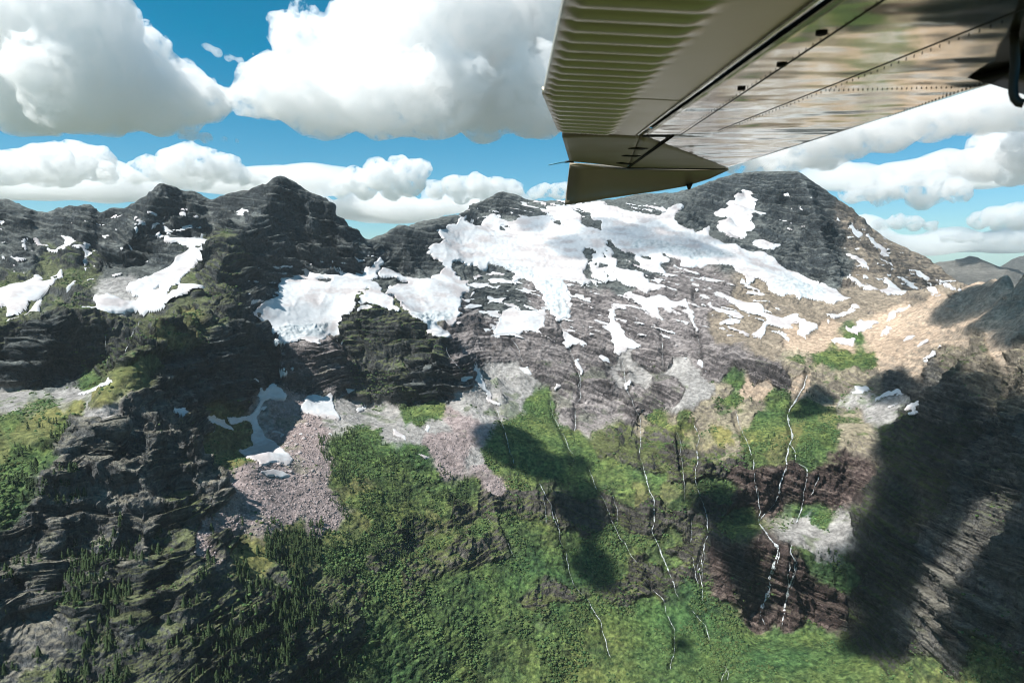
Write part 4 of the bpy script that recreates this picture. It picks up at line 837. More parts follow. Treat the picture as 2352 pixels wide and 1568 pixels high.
def water_material():
    m, t, b = new_mat('white_water', 0.5, 0.4)
    pos = nd(t, 'ShaderNodeNewGeometry')
    n = nd(t, 'ShaderNodeTexNoise', Scale=0.35, Detail=3.0)
    t.links.new(pos.outputs['Position'], n.inputs['Vector'])
    r = nd(t, 'ShaderNodeValToRGB')
    r.color_ramp.elements[0].position, r.color_ramp.elements[0].color = 0.35, (.30, .34, .35, 1)
    r.color_ramp.elements[1].position, r.color_ramp.elements[1].color = 0.58, (.72, .75, .76, 1)
    t.links.new(n.outputs['Fac'], r.inputs['Fac']); t.links.new(r.outputs['Color'], b.inputs['Base Color'])
    n2_ = nd(t, 'ShaderNodeTexNoise', Scale=0.16, Detail=4.0, Roughness=0.7)                       # a veil of spray and threads, not a solid band
    t.links.new(pos.outputs['Position'], n2_.inputs['Vector'])
    al = nd(t, 'ShaderNodeMapRange'); al.inputs['From Min'].default_value = 0.36; al.inputs['From Max'].default_value = 0.60
    al.inputs['To Min'].default_value = 0.12; al.inputs['To Max'].default_value = 0.95
    t.links.new(n2_.outputs['Fac'], al.inputs['Value']); t.links.new(al.outputs[0], b.inputs['Alpha'])
    return m
MAT_WATER = water_material()

def water_ribbon(name, pts, width, parent=None, seed=0):
    """a strip of falling or running water laid on the ground along frame positions"""
    path = []
    for (x0, y0), (x1, y1) in zip(pts[:-1], pts[1:]):
        n = max(1, int(math.hypot(x1 - x0, y1 - y0) / 3.0))
        for k in range(n): path.append((x0 + (x1 - x0) * k / n, y0 + (y1 - y0) * k / n))
    path.append(tuple(pts[-1])); path = np.array(path)
    tt = np.arange(len(path))
    path[:, 0] += 1.3 * noise2(tt / 5.0, tt * 0 + seed, 7) + 0.4 * noise2(tt / 1.7, tt * 0 + seed, 9)
    idx = [ground_index(u, v) for u, v in path]
    p = PL[idx].copy(); n = NL[idx]
    q = np.pad(p, ((2, 2), (0, 0)), mode='edge')
    p = (q[:-4] + q[1:-3] + q[2:-2] + q[3:-1] + q[4:]) / 5
    p += n * (1.6 + 0.0006 * np.linalg.norm(p, axis=1, keepdims=True))
    d = np.gradient(p, axis=0); s = np.cross(d, n); s[:, 2] *= 0.3; s /= np.linalg.norm(s, axis=1, keepdims=True) + 1e-9
    wd = 0.66 * width * (0.25 + 0.9 * np.abs(noise2(tt / 5.5, tt * 0 + seed, 11)) + 0.5 * noise2(tt / 1.6, tt * 0 + seed, 12)) * (0.45 + 0.75 * (noise2(tt / 14.0, tt * 0 + seed, 13) * 0.5 + 0.5))
    wd *= np.clip(np.minimum(tt, tt[-1] - tt) / 3.0, 0.25, 1); wd = np.maximum(wd, 0.12)[:, None]
    sag = np.clip(noise2(tt / 4.0, tt * 0 + seed, 14) * 2.2 - 0.9, 0, 1)[:, None]            # here and there it dips out of sight behind a ledge
    p = p - n * (1.6 + 0.0006 * np.linalg.norm(p, axis=1, keepdims=True) + 1.5) * sag
    nn = len(p)
    V = np.concatenate([p - s * wd / 2, p + n * wd * 0.16, p + s * wd / 2])
    i = np.arange(nn - 1)
    F = np.concatenate([np.stack([i, i + 1, i + 1 + nn, i + nn], -1), np.stack([i + nn, i + 1 + nn, i + 1 + 2 * nn, i + 2 * nn], -1)])
    return mesh_object(name, V, F, MAT_WATER, parent)

for wi, w in enumerate(WATER):
    wide = 2.2 if float(w[3]) >= 5 else 1.0
    o = water_ribbon(w[1], zz(int(w[0]), w[4]), float(w[3]) * wide, seed=wi * 3.7)
    tag(o, w[2], w[1], 'streams and waterfalls of the headwall')
    for k, st in enumerate(w[5:]):
        water_ribbon('strand', zz(int(w[0]), st), float(w[3]) * 0.6, o, seed=wi * 3.7 + 50 + k)

# ------------------------------------------------------------------ conifers, shrubs, boulders
def leaf_material(name, c0, c1, use_vc=False):
    m, t, b = new_mat(name, 0.85, 0.15)
    pos = nd(t, 'ShaderNodeNewGeometry')
    n = nd(t, 'ShaderNodeTexNoise', Scale=0.9, Detail=3.0, Roughness=0.7)
    t.links.new(pos.outputs['Position'], n.inputs['Vector'])
    r = nd(t, 'ShaderNodeValToRGB')
    r.color_ramp.elements[0].position, r.color_ramp.elements[0].color = 0.32, c0 + (1,)
    r.color_ramp.elements[1].position, r.color_ramp.elements[1].color = 0.68, c1 + (1,)
    t.links.new(n.outputs['Fac'], r.inputs['Fac'])
    if use_vc:
        vc = nd(t, 'ShaderNodeVertexColor', layer_name='Col')
        mx = nd(t, 'ShaderNodeMix', data_type='RGBA', blend_type='MULTIPLY'); mx.inputs['Factor'].default_value = 1
        t.links.new(r.outputs['Color'], mx.inputs['A']); t.links.new(vc.outputs['Color'], mx.inputs['B'])
        t.links.new(mx.outputs['Result'], b.inputs['Base Color'])
    else:
        t.links.new(r.outputs['Color'], b.inputs['Base Color'])
    return m
MAT_FIR = leaf_material('fir_needles', (.018, .034, .014), (.045, .070, .026))
MAT_SHRUB = leaf_material('shrub_leaves', (.040, .074, .027), (.098, .148, .052), True)
MAT_BARK, _, bb = new_mat('bark', 0.9, 0.1); bb.inputs['Base Color'].default_value = (.10, .075, .055, 1)

def crown_geo(rng, tiers=6, seg=7):
    """ragged fir crown, unit height, drooping boughs tier over tier"""
    V, F = [], []
    for k in range(tiers):
        z0 = 0.10 + 0.86 * k / tiers; z1 = min(1.0, z0 + 0.30); rad = 0.25 * (1 - k / (tiers + 0.3)) ** 0.85 + 0.012
        b = len(V); ph = rng.random() * 6.28
        V.append((0, 0, z1))
        for i in range(seg * 2):
            a = ph + math.pi * i / seg
            r = rad * ((0.8 + 0.45 * rng.random()) if i % 2 == 0 else 0.42)
            V.append((r * math.cos(a), r * math.sin(a), z0 - (0.035 if i % 2 == 0 else -0.03) + 0.02 * rng.random()))
        for i in range(seg * 2):
            F.append((b, b + 1 + i, b + 1 + (i + 1) % (seg * 2)))
    return np.array(V), np.array(F)
def trunk_geo():
    V, F = [], []
    for z, r in ((-0.06, .022), (0.55, .011), (0.98, .002)):
        for i in range(5): V.append((r * math.cos(i * 1.2566), r * math.sin(i * 1.2566), z))
    for k in (0, 1):
        for i in range(5):
            F.append((k * 5 + i, k * 5 + (i + 1) % 5, k * 5 + 5 + (i + 1) % 5, k * 5 + 5 + i))
    return np.array(V), np.array(F)
crowns = []
for k in range(5):
    V, F = crown_geo(RNG)
    o = mesh_object('crown', V, F, MAT_FIR, smooth=False); crowns.append(o.data); bpy.data.objects.remove(o)
V, F = trunk_geo(); o = mesh_object('trunk', V, F, MAT_BARK); trunk_me = o.data; bpy.data.objects.remove(o)

area = np.zeros((NC, NR)); e1 = POS[1:, :-1] - POS[:-1, :-1]; e2 = POS[:-1, 1:] - POS[:-1, :-1]
area[:-1, :-1] = np.linalg.norm(np.cross(e1, e2), axis=-1)
inframe = VIS & (PU > -40) & (PU < 2392) & (PV < 1620) & (SNOWW < 0.05)
def poly_mask(p):
    p = np.array(p, float); return inside(wu, wv, p)
clump = noise3(X / 55, Y / 55, Z / 55, 201) + 0.7 * noise3(X / 21, Y / 21, Z / 21, 202)
tw = np.zeros((NC, NR))
tw += poly_mask([(0,1120),(160,1080),(260,1180),(420,1240),(520,1205),(640,1200),(800,1190),(880,1260),(900,1400),(840,1480),(820,1600),(-60,1600),(-60,1150)]) * np.clip(clump - 0.12, 0, 1) * 1.6
tw += poly_mask([(735,1010),(800,985),(900,1020),(1000,1050),(1080,1120),(1050,1210),(900,1260),(800,1210),(760,1120)]) * np.clip(clump + 0.45, 0, 1) * 1.0
tw += poly_mask([(40,990),(200,950),(160,1060),(40,1130)]) * np.clip(clump + 0.1, 0, 1) * 0.7
tw += poly_mask([(600,1230),(900,1250),(1250,1120),(1260,1180),(1000,1330),(860,1420),(840,1560),(700,1568),(640,1400)]) * np.clip(clump + 0.25, 0, 1) * 1.2
tw += poly_mask([(820,850),(1040,900),(1030,960),(930,970)]) * np.clip(clump, 0, 1) * 0.4
tw += poly_mask([(1640,860),(1900,900),(1960,1040),(1700,1060)]) * np.clip(clump - 0.1, 0, 1) * 0.3
tw += poly_mask([(1850,1260),(1980,1280),(1960,1400),(1900,1340)]) * np.clip(clump + 0.2, 0, 1) * 0.5
tw *= inframe * sstep(0.35, 0.7, NRM[..., 2]) * area
prob = tw.ravel() / tw.sum()
pick = RNG.choice(len(prob), 5000, replace=False, p=prob)
hgt = (5.5 + 14.0 * RNG.random(len(pick)) ** 1.9) * np.where(PU.ravel()[pick] > 740, 0.72, 1.0)
size = hgt / R.ravel()[pick]
onscr = (PU.ravel()[pick] > 4) & (PU.ravel()[pick] < 2348) & (PV.ravel()[pick] < 1560)
order = np.argsort(-(size * onscr)); pick, hgt = pick[order], hgt[order]
def tree_label(u, v, h):
    size = 'tall dark conifer' if h > 13.5 else 'mid sized dark conifer' if h > 10 else 'short dark conifer'
    if v > 1480: where = 'at the bottom edge left of the shrub slope' if u > 560 else 'on the rock ledges along the bottom edge' if u > 260 else 'in the bottom left corner of the crags'
    elif u < 200: where = 'at the far left below the grassy shoulder' if v < 1200 else 'on the lowest crags at the far left'
    elif u < 480: where = 'among the grey crags just left of the pink scree' if v < 1300 else 'on the mossy ledges of the lower left spur'
    elif v < 1260: where = 'at the lower rim of the boulder field'
    elif v < 1360: where = 'on the yellow grass knoll below the boulder field' if u < 700 else 'on the dark ledges right of the yellow grass knoll'
    else: where = 'on the bushy rock steps well below the boulder field'
    return size + ' ' + where
for k in range(300):
    i = int(pick[k])
    t = bpy.data.objects.new('conifer_tree', None); COL.objects.link(t)
    t.location = PL[i] - np.array([0, 0, 0.4]); s = hgt[k]; wdt = s * random.uniform(0.85, 1.25)
    t.scale = (wdt, wdt, s); t.rotation_euler = (random.uniform(-.05, .05), random.uniform(-.05, .05), random.uniform(0, 6.28))
    t.empty_display_size = 0.1
    tag(t, tree_label(PU.ravel()[i], PV.ravel()[i], hgt[k]), 'tree', 'conifers on the lower left slopes')
    c = bpy.data.objects.new('crown', crowns[k % 5]); COL.objects.link(c); c.parent = t
    c = bpy.data.objects.new('trunk', trunk_me); COL.objects.link(c); c.parent = t
# the smaller conifers further off, one mass
V0, F0 = crown_geo(RNG, 3, 4)
rest = pick[300:]; hr = hgt[300:]
ang = RNG.random(len(rest)) * 6.28; wd = hr * (0.85 + 0.5 * RNG.random(len(rest)))
ca_, sa_ = np.cos(ang)[:, None], np.sin(ang)[:, None]
vx = (V0[None, :, 0] * ca_ - V0[None, :, 1] * sa_) * wd[:, None]; vy = (V0[None, :, 0] * sa_ + V0[None, :, 1] * ca_) * wd[:, None]
vz = V0[None, :, 2] * hr[:, None] - 0.5
VV = np.stack([vx, vy, vz], -1) + PL[rest][:, None, :]
FF = F0[None] + (np.arange(len(rest)) * len(V0))[:, None, None]
tag(mesh_object('conifer_wood', VV.reshape(-1, 3), FF.reshape(-1, 3), MAT_FIR, smooth=False), 'dark scattered conifers mottling the green slopes and ledges', 'trees', kind='stuff')

def ico(sub=1):
    bm = bmesh.new(); bmesh.ops.create_icosphere(bm, subdivisions=sub, radius=1)
    V = np.array([v.co[:] for v in bm.verts]); F = np.array([[v.index for v in f.verts] for f in bm.faces]); bm.free()
    return V, F
IV, IF = ico(1)
def scatter_blobs(name, pts, nrm, rad, flat, mat, cols, smooth, jit, seed):
    rng = np.random.default_rng(seed); n = len(pts)
    a = rng.random(n) * 6.28; c, s = np.cos(a)[:, None], np.sin(a)[:, None]
    v = IV[None] * (1 + jit * (rng.random((n, len(IV), 1)) - 0.5))
    x = (v[..., 0] * c - v[..., 1] * s) * rad[:, None] * (0.8 + 0.5 * rng.random((n, 1))); y = (v[..., 0] * s + v[..., 1] * c) * rad[:, None]
    z = v[..., 2] * rad[:, None] * flat
    W_ = np.stack([x, y, z], -1) + pts[:, None, :]
    F = IF[None] + (np.arange(n) * len(IV))[:, None, None]
    cc_ = np.repeat(cols, len(IV), 0) if cols is not None else None
    return mesh_object(name, W_.reshape(-1, 3), F.reshape(-1, 3), mat, smooth=smooth, colors=cc_)
sclump = noise3(X / 30, Y / 30, Z / 30, 211) + 0.9 * noise3(X / 120, Y / 120, Z / 120, 212)
sw = (np.clip(ki['G'] * 1.0 + 0.5 * ki['C'] * (flat.reshape(NC, NR)) + 0.35 * ki['Y'] + 0.25 * ki['M'] + 0.3 * turf, 0, 1) * np.clip(sclump + 0.10, 0.015, 1) * inframe * area * sstep(0.3, 0.7, NRM[..., 2]) * (R < 2600)).ravel()
sp = RNG.choice(len(sw), 17500, replace=False, p=sw / sw.sum())
srad = (1.5 + 2.6 * RNG.random(len(sp)) ** 2)
tone = 0.55 + 0.75 * RNG.random((len(sp), 1)) + 0.25 * noise3(X / 80, Y / 80, Z / 80, 215).ravel()[sp][:, None]
scol = np.clip(tone * np.array([1.0, 1.0, 1.0]) + (RNG.random((len(sp), 1)) - 0.5) * np.array([.5, .1, 0]), 0.25, 1.8)
tag(scatter_blobs('shrub_cover', PL[sp], NF[sp], srad, 0.75, MAT_SHRUB, scol, False, 0.7, 5), 'low green shrubs covering the valley floor and slopes', 'shrubs', kind='stuff')

MAT_STONE, st_, sb_ = new_mat('boulder_stone', 0.9, 0.15)
vc = nd(st_, 'ShaderNodeVertexColor', layer_name='Col'); st_.links.new(vc.outputs['Color'], sb_.inputs['Base Color'])
kw_ = (np.clip(ki['K'] - 0.3, 0, 1) * (PU < 830) * inframe * area).ravel() + (np.clip(ki['K'] - 0.3, 0, 1) * (PU >= 830) * inframe * area * 0.3).ravel()
bp = RNG.choice(len(kw_), 4200, replace=False, p=kw_ / kw_.sum())
brad = 0.8 + 2.0 * RNG.random(len(bp)) ** 3
bcol = np.array([.31, .26, .25]) * (0.6 + 0.75 * RNG.random((len(bp), 1)))
tag(scatter_blobs('boulder_field', PL[bp] + [0, 0, .3], NF[bp], brad, 0.75, MAT_STONE, bcol, False, 0.75, 6), 'pinkish grey talus stones strewn over the bench', 'boulders', kind='stuff')
big_w = (np.clip(ki['K'] - 0.4, 0, 1) * (PU < 760) * (PU > 590) * (PV < 1110) * inframe * area).ravel()
bigp = RNG.choice(len(big_w), 46, replace=False, p=big_w / big_w.sum())
stones = []
for k in range(5):
    v = IV * (1 + 0.8 * (RNG.random((len(IV), 1)) - 0.5)); v = np.sign(v) * np.abs(v) ** 0.7
    o = mesh_object('boulder', v, IF, MAT_STONE, smooth=False, colors=np.tile(np.array([.33, .29, .28]) * (0.8 + 0.12 * k), (len(IV), 1)))
    stones.append(o.data); bpy.data.objects.remove(o)
for k, i in enumerate(bigp):
    o = bpy.data.objects.new('boulder', stones[k % 5]); COL.objects.link(o)
    s = random.uniform(3.0, 6.5); o.scale = (s, s * random.uniform(.7, 1.1), s * random.uniform(.5, .8)); o.location = PL[i] + np.array([0, 0, s * .15])
    o.rotation_euler = (random.uniform(-.3, .3), random.uniform(-.3, .3), random.uniform(0, 6.28))
    pu_, pv_ = PU.ravel()[i], PV.ravel()[i]; where = 'in the lower talus beside the snow remnant' if pv_ > 1030 else 'in the middle talus right of the snow tongue' if pv_ > 970 else 'in the upper talus under the cliff'
    kind_ = 'very large blocky grey boulder' if s > 5.4 else 'large angular grey boulder' if s > 4.2 else 'smaller squat grey boulder'
    tag(o, kind_ + ' ' + where, 'boulder', 'large boulders of the talus')
# ------------------------------------------------------------------ the aircraft's wing, seen from below
WING_H, WING_RISE = 0.34, 0.060                     # height over the lens, rise towards the tip
def wing_pt(x, y, dz=0.0):
    """point of the wing's flat underside seen at a frame position"""
    a, f, u = ray(x, y)
    k = WING_H / (u - WING_RISE * f)
    return np.array([a * k, f * k, u * k + dz])

def metal(name, base, rough, metallic, ripple, rip_scale, rip_dist, second=0.0):
    m, t, b = new_mat(name, rough, 0.5)
    b.inputs['Metallic'].default_value = metallic
    geo = nd(t, 'ShaderNodeNewGeometry')
    n = nd(t, 'ShaderNodeTexNoise', Scale=2.2, Detail=4.0, Roughness=0.6)
    t.links.new(geo.outputs['Position'], n.inputs['Vector'])
    r = nd(t, 'ShaderNodeValToRGB')
    r.color_ramp.elements[0].color = tuple(c * 0.82 for c in base) + (1,); r.color_ramp.elements[1].color = tuple(min(1, c * 1.1) for c in base) + (1,)
    t.links.new(n.outputs['Fac'], r.inputs['Fac']); t.links.new(r.outputs['Color'], b.inputs['Base Color'])
    rr = nd(t, 'ShaderNodeMapRange'); rr.inputs['To Min'].default_value = rough * 0.7; rr.inputs['To Max'].default_value = rough * 1.5
    t.links.new(n.outputs['Fac'], rr.inputs['Value']); t.links.new(rr.outputs[0], b.inputs['Roughness'])
    if ripple:
        mp = nd(t, 'ShaderNodeVectorMath', operation='MULTIPLY'); mp.inputs[1].default_value = rip_scale
        t.links.new(geo.outputs['Position'], mp.inputs[0])
        w = nd(t, 'ShaderNodeTexNoise', Scale=1.0, Detail=2.5, Roughness=0.5)
        t.links.new(mp.outputs[0], w.inputs['Vector'])
        bp_ = nd(t, 'ShaderNodeBump', Strength=1.0, Distance=rip_dist)
        t.links.new(w.outputs['Fac'], bp_.inputs['Height']); t.links.new(bp_.outputs[0], b.inputs['Normal'])
    return m
MAT_SKIN = metal('polished_aluminium', (.68, .63, .49), 0.09, 1.0, True, (1.5, 2.4, 1.0), 0.026)
MAT_FLAP = metal('dull_aluminium', (.50, .42, .29), 0.28, 0.9, True, (3.0, 3.0, 1.0), 0.003)
MAT_TIP = metal('painted_tip', (.26, .22, .155), 0.42, 0.25, False, None, 0)
MAT_GAP, _, gb = new_mat('dark_gap', 0.8, 0.1); gb.inputs['Base Color'].default_value = (.012, .012, .012, 1)
MAT_STEEL, _, gs = new_mat('dark_steel', 0.45, 0.5); gs.inputs['Base Color'].default_value = (.035, .035, .033, 1); gs.inputs['Metallic'].default_value = 0.6
MAT_WICK, _, gw_ = new_mat('wick_plastic', 0.5, 0.4); gw_.inputs['Base Color'].default_value = (.10, .30, .40, 1)
MAT_TRIM, _, gt_ = new_mat('cream_sealant', 0.6, 0.3); gt_.inputs['Base Color'].default_value = (.42, .34, .22, 1)

wing = bpy.data.objects.new('aircraft_wing', None); COL.objects.link(wing)
wing.location = wing_pt(1700, 100); wing.empty_display_size = 0.1
tag(wing, 'bare metal aircraft wing with corrugated flap reaching in from the upper right', 'wing')
WINV = np.array(wing.location)
def wpart(name, V, F, mat, smooth=True, parent=wing):
    off = WINV if parent is wing else np.zeros(3)
    return mesh_object(name, np.array(V) - WINV, np.array(F), mat, parent, smooth)
def patch(c00, c01, c10, c11, nu, nv, fz=None):
    """c00..c01 along v, c00..c10 along u"""
    u, v = np.meshgrid(np.linspace(0, 1, nu), np.linspace(0, 1, nv), indexing='ij')
    u_, v_ = u[..., None], v[..., None]
    P = c00 * (1 - u_) * (1 - v_) + c01 * (1 - u_) * v_ + c10 * u_ * (1 - v_) + c11 * u_ * v_
    if fz is not None: P[..., 2] += fz(u, v)
    q = (np.arange(nu - 1)[:, None] * nv + np.arange(nv - 1)[None, :])
    return P.reshape(-1, 3), np.stack([q, q + 1, q + nv + 1, q + nv], -1).reshape(-1, 4)
def shell(P, F, th):
    """give a sheet thickness upwards"""
    n = len(P); Q = P.copy(); Q[:, 2] += th
    e = {}
    for f in F:
        for a, b in zip(f, np.roll(f, -1)): e[(a, b)] = e.get((a, b), 0) + 1
    rim = [(b, a, a + n, b + n) for (a, b) in e if (b, a) not in e]
    return np.concatenate([P, Q]), np.concatenate([F, F[:, ::-1] + n, np.array(rim)])

h1, h0 = wing_pt(1469, 312), wing_pt(2150, -179)
l1, l0 = wing_pt(1672, 387), wing_pt(2600, 96)
l1, l0 = h1 + (l1 - h1) * 1.02, h0 + (l0 - h0) * 1.04
dirh = (h1 - h0) / np.linalg.norm(h1 - h0)
cross = np.array([dirh[1], -dirh[0], 0]); cross /= np.linalg.norm(cross)
if cross[0] < 0: cross = -cross
# main skin between hinge gap and leading edge, the nose rolled up
def nose(u, v):
    return 0.10 * sstep(0.94, 1.04, v) ** 1.5 + 0.004 * np.sin(u * 40) * 0
P, F = patch(h1 + cross * 0.012, l1, h0 + cross * 0.012, l0, 60, 40, nose)
P, F = shell(P, F, 0.004); wpart('lower_skin', P, F, MAT_SKIN)
P, F = patch(h1 + cross * 0.012 + [0, 0, .10], l1 + [0, 0, .115], h0 + [0, 0, .13], l0 + [0, 0, .115], 12, 12, lambda u, v: 0.05 * np.sin(v * math.pi))
P, F = shell(P, F, 0.004); wpart('upper_skin', P, F, MAT_SKIN)
# corrugated flap and aileron
def beads(n, v0, v1):
    return lambda u, v: -0.011 * np.abs(np.sin(math.pi * n * u)) ** 0.8 * sstep(0.0, 0.04, v - v0) * (1 - sstep(v1 - 0.10, v1, v))
a2, a3, a0 = wing_pt(1245, 232), wing_pt(1281, 312), wing_pt(1330, -120)
hm = wing_pt(1580, 232); hb = wing_pt(2068, -120)
def slant(f, k=0.02): return lambda u, v: f(u, v) + k * (1 - v)
P, F = patch(a3, h1 - cross * .012, a2, hm - cross * .012, 130, 30, slant(beads(9, 0.02, 0.70)))
P, F = shell(P, F, 0.02); wpart('aileron', P, F, MAT_FLAP)
P, F = patch(a2 + [0.004, -0.008, 0], hm - cross * .012 + [0, -.008, 0], a0, hb - cross * .012, 190, 30, slant(beads(15, 0.02, 0.66)))
P, F = shell(P, F, 0.02); wpart('flap', P, F, MAT_FLAP)
P, F = patch(h1 - cross * .10 + [0, 0, .035], h1 + cross * .10 + [0, 0, .035], hb - cross * .10 + [0, 0, .035], hb + cross * .10 + [0, 0, .035], 2, 2)
P, F = shell(P, F, 0.01); wpart('hinge_gap', P, F, MAT_GAP)
P, F = patch(h1 - cross * .020 + [0, 0, -.004], h1 - cross * .012 + [0, 0, -.004], hb - cross * .024 + [0, 0, -.004], hb - cross * .012 + [0, 0, -.004], 30, 3)
P, F = shell(P, F, 0.003); wpart('hinge_strip', P, F, MAT_SKIN)
# fixed tip panel and drooped wingtip
t0, t1, t2, t3 = wing_pt(1291, 313.5), wing_pt(1469, 313.5), wing_pt(1441, 386), wing_pt(1308, 371)
P, F = patch(t0, t1, t3, t2, 20, 20, lambda u, v: 0.004 * np.sin(v * 3)); P, F = shell(P, F, 0.06); wpart('tip_panel', P, F, MAT_TIP)
P, F = patch(t1 + [.006, 0, .002], wing_pt(1672, 386, .002), t2 + [.008, 0, .002], wing_pt(1655, 389, .002), 12, 24); P, F = shell(P, F, 0.05); wpart('tip_rib_panel', P, F, MAT_TIP)
seam = [(1309, 379), (1345, 381), (1383, 383.5), (1444, 388), (1515, 390), (1581, 391), (1640, 389.5), (1673, 387.5)]
lowe = [(1298, 471), (1345, 464), (1395, 456), (1450, 448), (1515, 438.5), (1575, 428), (1630, 411), (1674, 391)]
Vt, nn = [], 9
for (sx_, sy_), (lx_, ly_) in zip(seam, lowe):
    s0 = wing_pt(sx_, sy_); r0_ = np.linalg.norm(s0[:2]); rr_ = r0_ * 1.045
    a, f, u = ray(lx_, ly_); k = rr_ / math.hypot(a, f); e0 = np.array([a * k, f * k, u * k])
    for k in range(nn):
        w = k / (nn - 1); p = s0 * (1 - w) + e0 * w
        p = p * (1 + 0.012 * math.sin(w * math.pi)); Vt.append(p)
q = (np.arange(len(seam) - 1)[:, None] * nn + np.arange(nn - 1)[None, :])
Ft = np.stack([q, q + nn, q + nn + 1, q + 1], -1).reshape(-1, 4)
Vt = np.array(Vt); back = Vt * 1.03 + [0, 0.02, 0.02]; n0 = len(Vt)
rim = []
e = {}
for fc in Ft:
    for a, b in zip(fc, np.roll(fc, -1)): e[(a, b)] = 1
rim = [(b, a, a + n0, b + n0) for (a, b) in e if (b, a) not in e]
wpart('wingtip', np.concatenate([Vt, back]), np.concatenate([Ft, Ft[:, ::-1] + n0, np.array(rim)]), MAT_TIP)
def bar(name, p, q_, w, mat, th=0.004, dz=-0.003):
    """flat strip on the underside from p to q_"""
    d = q_ - p; d /= np.linalg.norm(d); s = np.array([-d[1], d[0], 0]); s /= np.linalg.norm(s)
    z = np.array([0, 0, dz])
    V = [p - s * w / 2 + z, q_ - s * w / 2 + z, q_ + s * w / 2 + z, p + s * w / 2 + z]
    V = np.array(V); V = np.concatenate([V, V + [0, 0, th]])
    F = [(0, 1, 2, 3), (7, 6, 5, 4), (0, 4, 5, 1), (1, 5, 6, 2), (2, 6, 7, 3), (3, 7, 4, 0)]
    return wpart(name, V, F, mat, False)
bar('tip_seam', wing_pt(1441, 386), wing_pt(1543, 312), 0.022, MAT_GAP)
bar('access_panel_edge', wing_pt(1478, 311), wing_pt(1540, 312), 0.05, MAT_GAP)
bar('seam', wing_pt(1383, 385.5), wing_pt(1668, 388.5), 0.035, MAT_GAP)
bar('sealant_strip', wing_pt(1318, 375.5), wing_pt(1383, 384), 0.06, MAT_TRIM, dz=-0.006)
for (xa, ya, xb, yb) in ((1422, 374, 1452, 377), (1434, 357, 1466, 359), (1450, 340, 1482, 342)):
    bar('inspection_slot', wing_pt(xa, ya), wing_pt(xb, yb), 0.05, MAT_GAP)
for (xa, ya) in ((1703, 203), (1887, 75), (1795, 148)):
    p = wing_pt(xa, ya); a_ = np.linspace(0, 6.283, 13)[:-1]
    V = np.array([[p[0] + .011 * math.cos(k), p[1] + .011 * math.sin(k), p[2] - .004 * s] for s in (0, 1) for k in a_])
    F = [(k, (k + 1) % 12, 12 + (k + 1) % 12, 12 + k) for k in range(12)]
    o = wpart('drain_hole', V, F, MAT_GAP)
    bmx = bmesh.new(); bmx.from_mesh(o.data); bmesh.ops.holes_fill(bmx, edges=bmx.edges[:]); bmx.to_mesh(o.data); bmx.free()
# spanwise skin lap joints
for (xa, ya, xb, yb) in ((1560, 312, 2060, -20), (1650, 300, 2352, 20)):
    bar('lap_joint', wing_pt(xa, ya), wing_pt(xb, yb), 0.005, MAT_STEEL, 0.002, -0.0008)
# rows of rivets, too small to tell apart singly
RV, RF = [], []
def rivet_row(p, q_, n, r):
    for k in range(n):
        c = p + (q_ - p) * k / (n - 1); b = len(RV)
        RV.append((c[0], c[1], c[2] - 0.004))
        for i in range(6): RV.append((c[0] + r * math.cos(i * 1.0472), c[1] + r * math.sin(i * 1.0472), c[2] - 0.0005))
        for i in range(6): RF.append((b, b + 1 + (i + 1) % 6, b + 1 + i))
rivet_row(wing_pt(2040, 268), wing_pt(2270, 186), 30, 0.003)
rivet_row(wing_pt(1640, 308), wing_pt(2330, 40), 60, 0.0018); rivet_row(wing_pt(1905, 208), wing_pt(2185, 201), 26, 0.0022)
rivet_row(wing_pt(1550, 312), wing_pt(2040, -10), 50, 0.0016)
rv_o = mesh_object('rivets', np.array(RV) - WINV, np.array(RF), MAT_STEEL, wing); rv_o['kind'] = 'stuff'
# static wick, small fin, vent tube, strut
def tube(name, pts, rad, mat, seg=8):
    pts = np.array(pts, float); V, F = [], []
    d = np.gradient(pts, axis=0)
    for k, p in enumerate(pts):
        t = d[k] / (np.linalg.norm(d[k]) + 1e-9); a = np.cross(t, [0.3, 1, 0.2]); a /= np.linalg.norm(a); b = np.cross(t, a)
        r = rad[k] if hasattr(rad, '__len__') else rad
        for i in range(seg): V.append(p + r * (a * math.cos(6.2832 * i / seg) + b * math.sin(6.2832 * i / seg)))
    for k in range(len(pts) - 1):
        for i in range(seg): F.append((k * seg + i, k * seg + (i + 1) % seg, (k + 1) * seg + (i + 1) % seg, (k + 1) * seg + i))
    o = wpart(name, V, F, mat)
    bmx = bmesh.new(); bmx.from_mesh(o.data); bmesh.ops.holes_fill(bmx, edges=bmx.edges[:]); bmx.to_mesh(o.data); bmx.free()
    return o
def far_pt(x, y, d):
    a, f, u = ray(x, y); k = d / math.hypot(a, f); return np.array([a * k, f * k, u * k])
dt = float(np.linalg.norm(t3[:2]))
tube('static_wick', [far_pt(1309, 371, dt), far_pt(1290, 373, dt * .99), far_pt(1260, 379, dt * .98)], [0.005, .004, .004], MAT_WICK)
tube('wick_base', [far_pt(1318, 372, dt), far_pt(1309, 371, dt), far_pt(1298, 372.3, dt * .995)], 0.007, MAT_STEEL)
df = float(np.linalg.norm(wing_pt(1581, 391)[:2])) * 1.04
V = [far_pt(1576, 424, df), far_pt(1592, 421, df), far_pt(1585, 436, df), far_pt(1580, 436, df)]
V = np.concatenate([V, np.array(V) * 1.006]); wpart('tie_down_fin', V, [(0, 1, 2, 3), (7, 6, 5, 4), (0, 4, 5, 1), (1, 5, 6, 2), (2, 6, 7, 3), (3, 7, 4, 0)], MAT_STEEL, False)
p0 = wing_pt(2328, 76); dv = float(np.linalg.norm(p0[:2]))
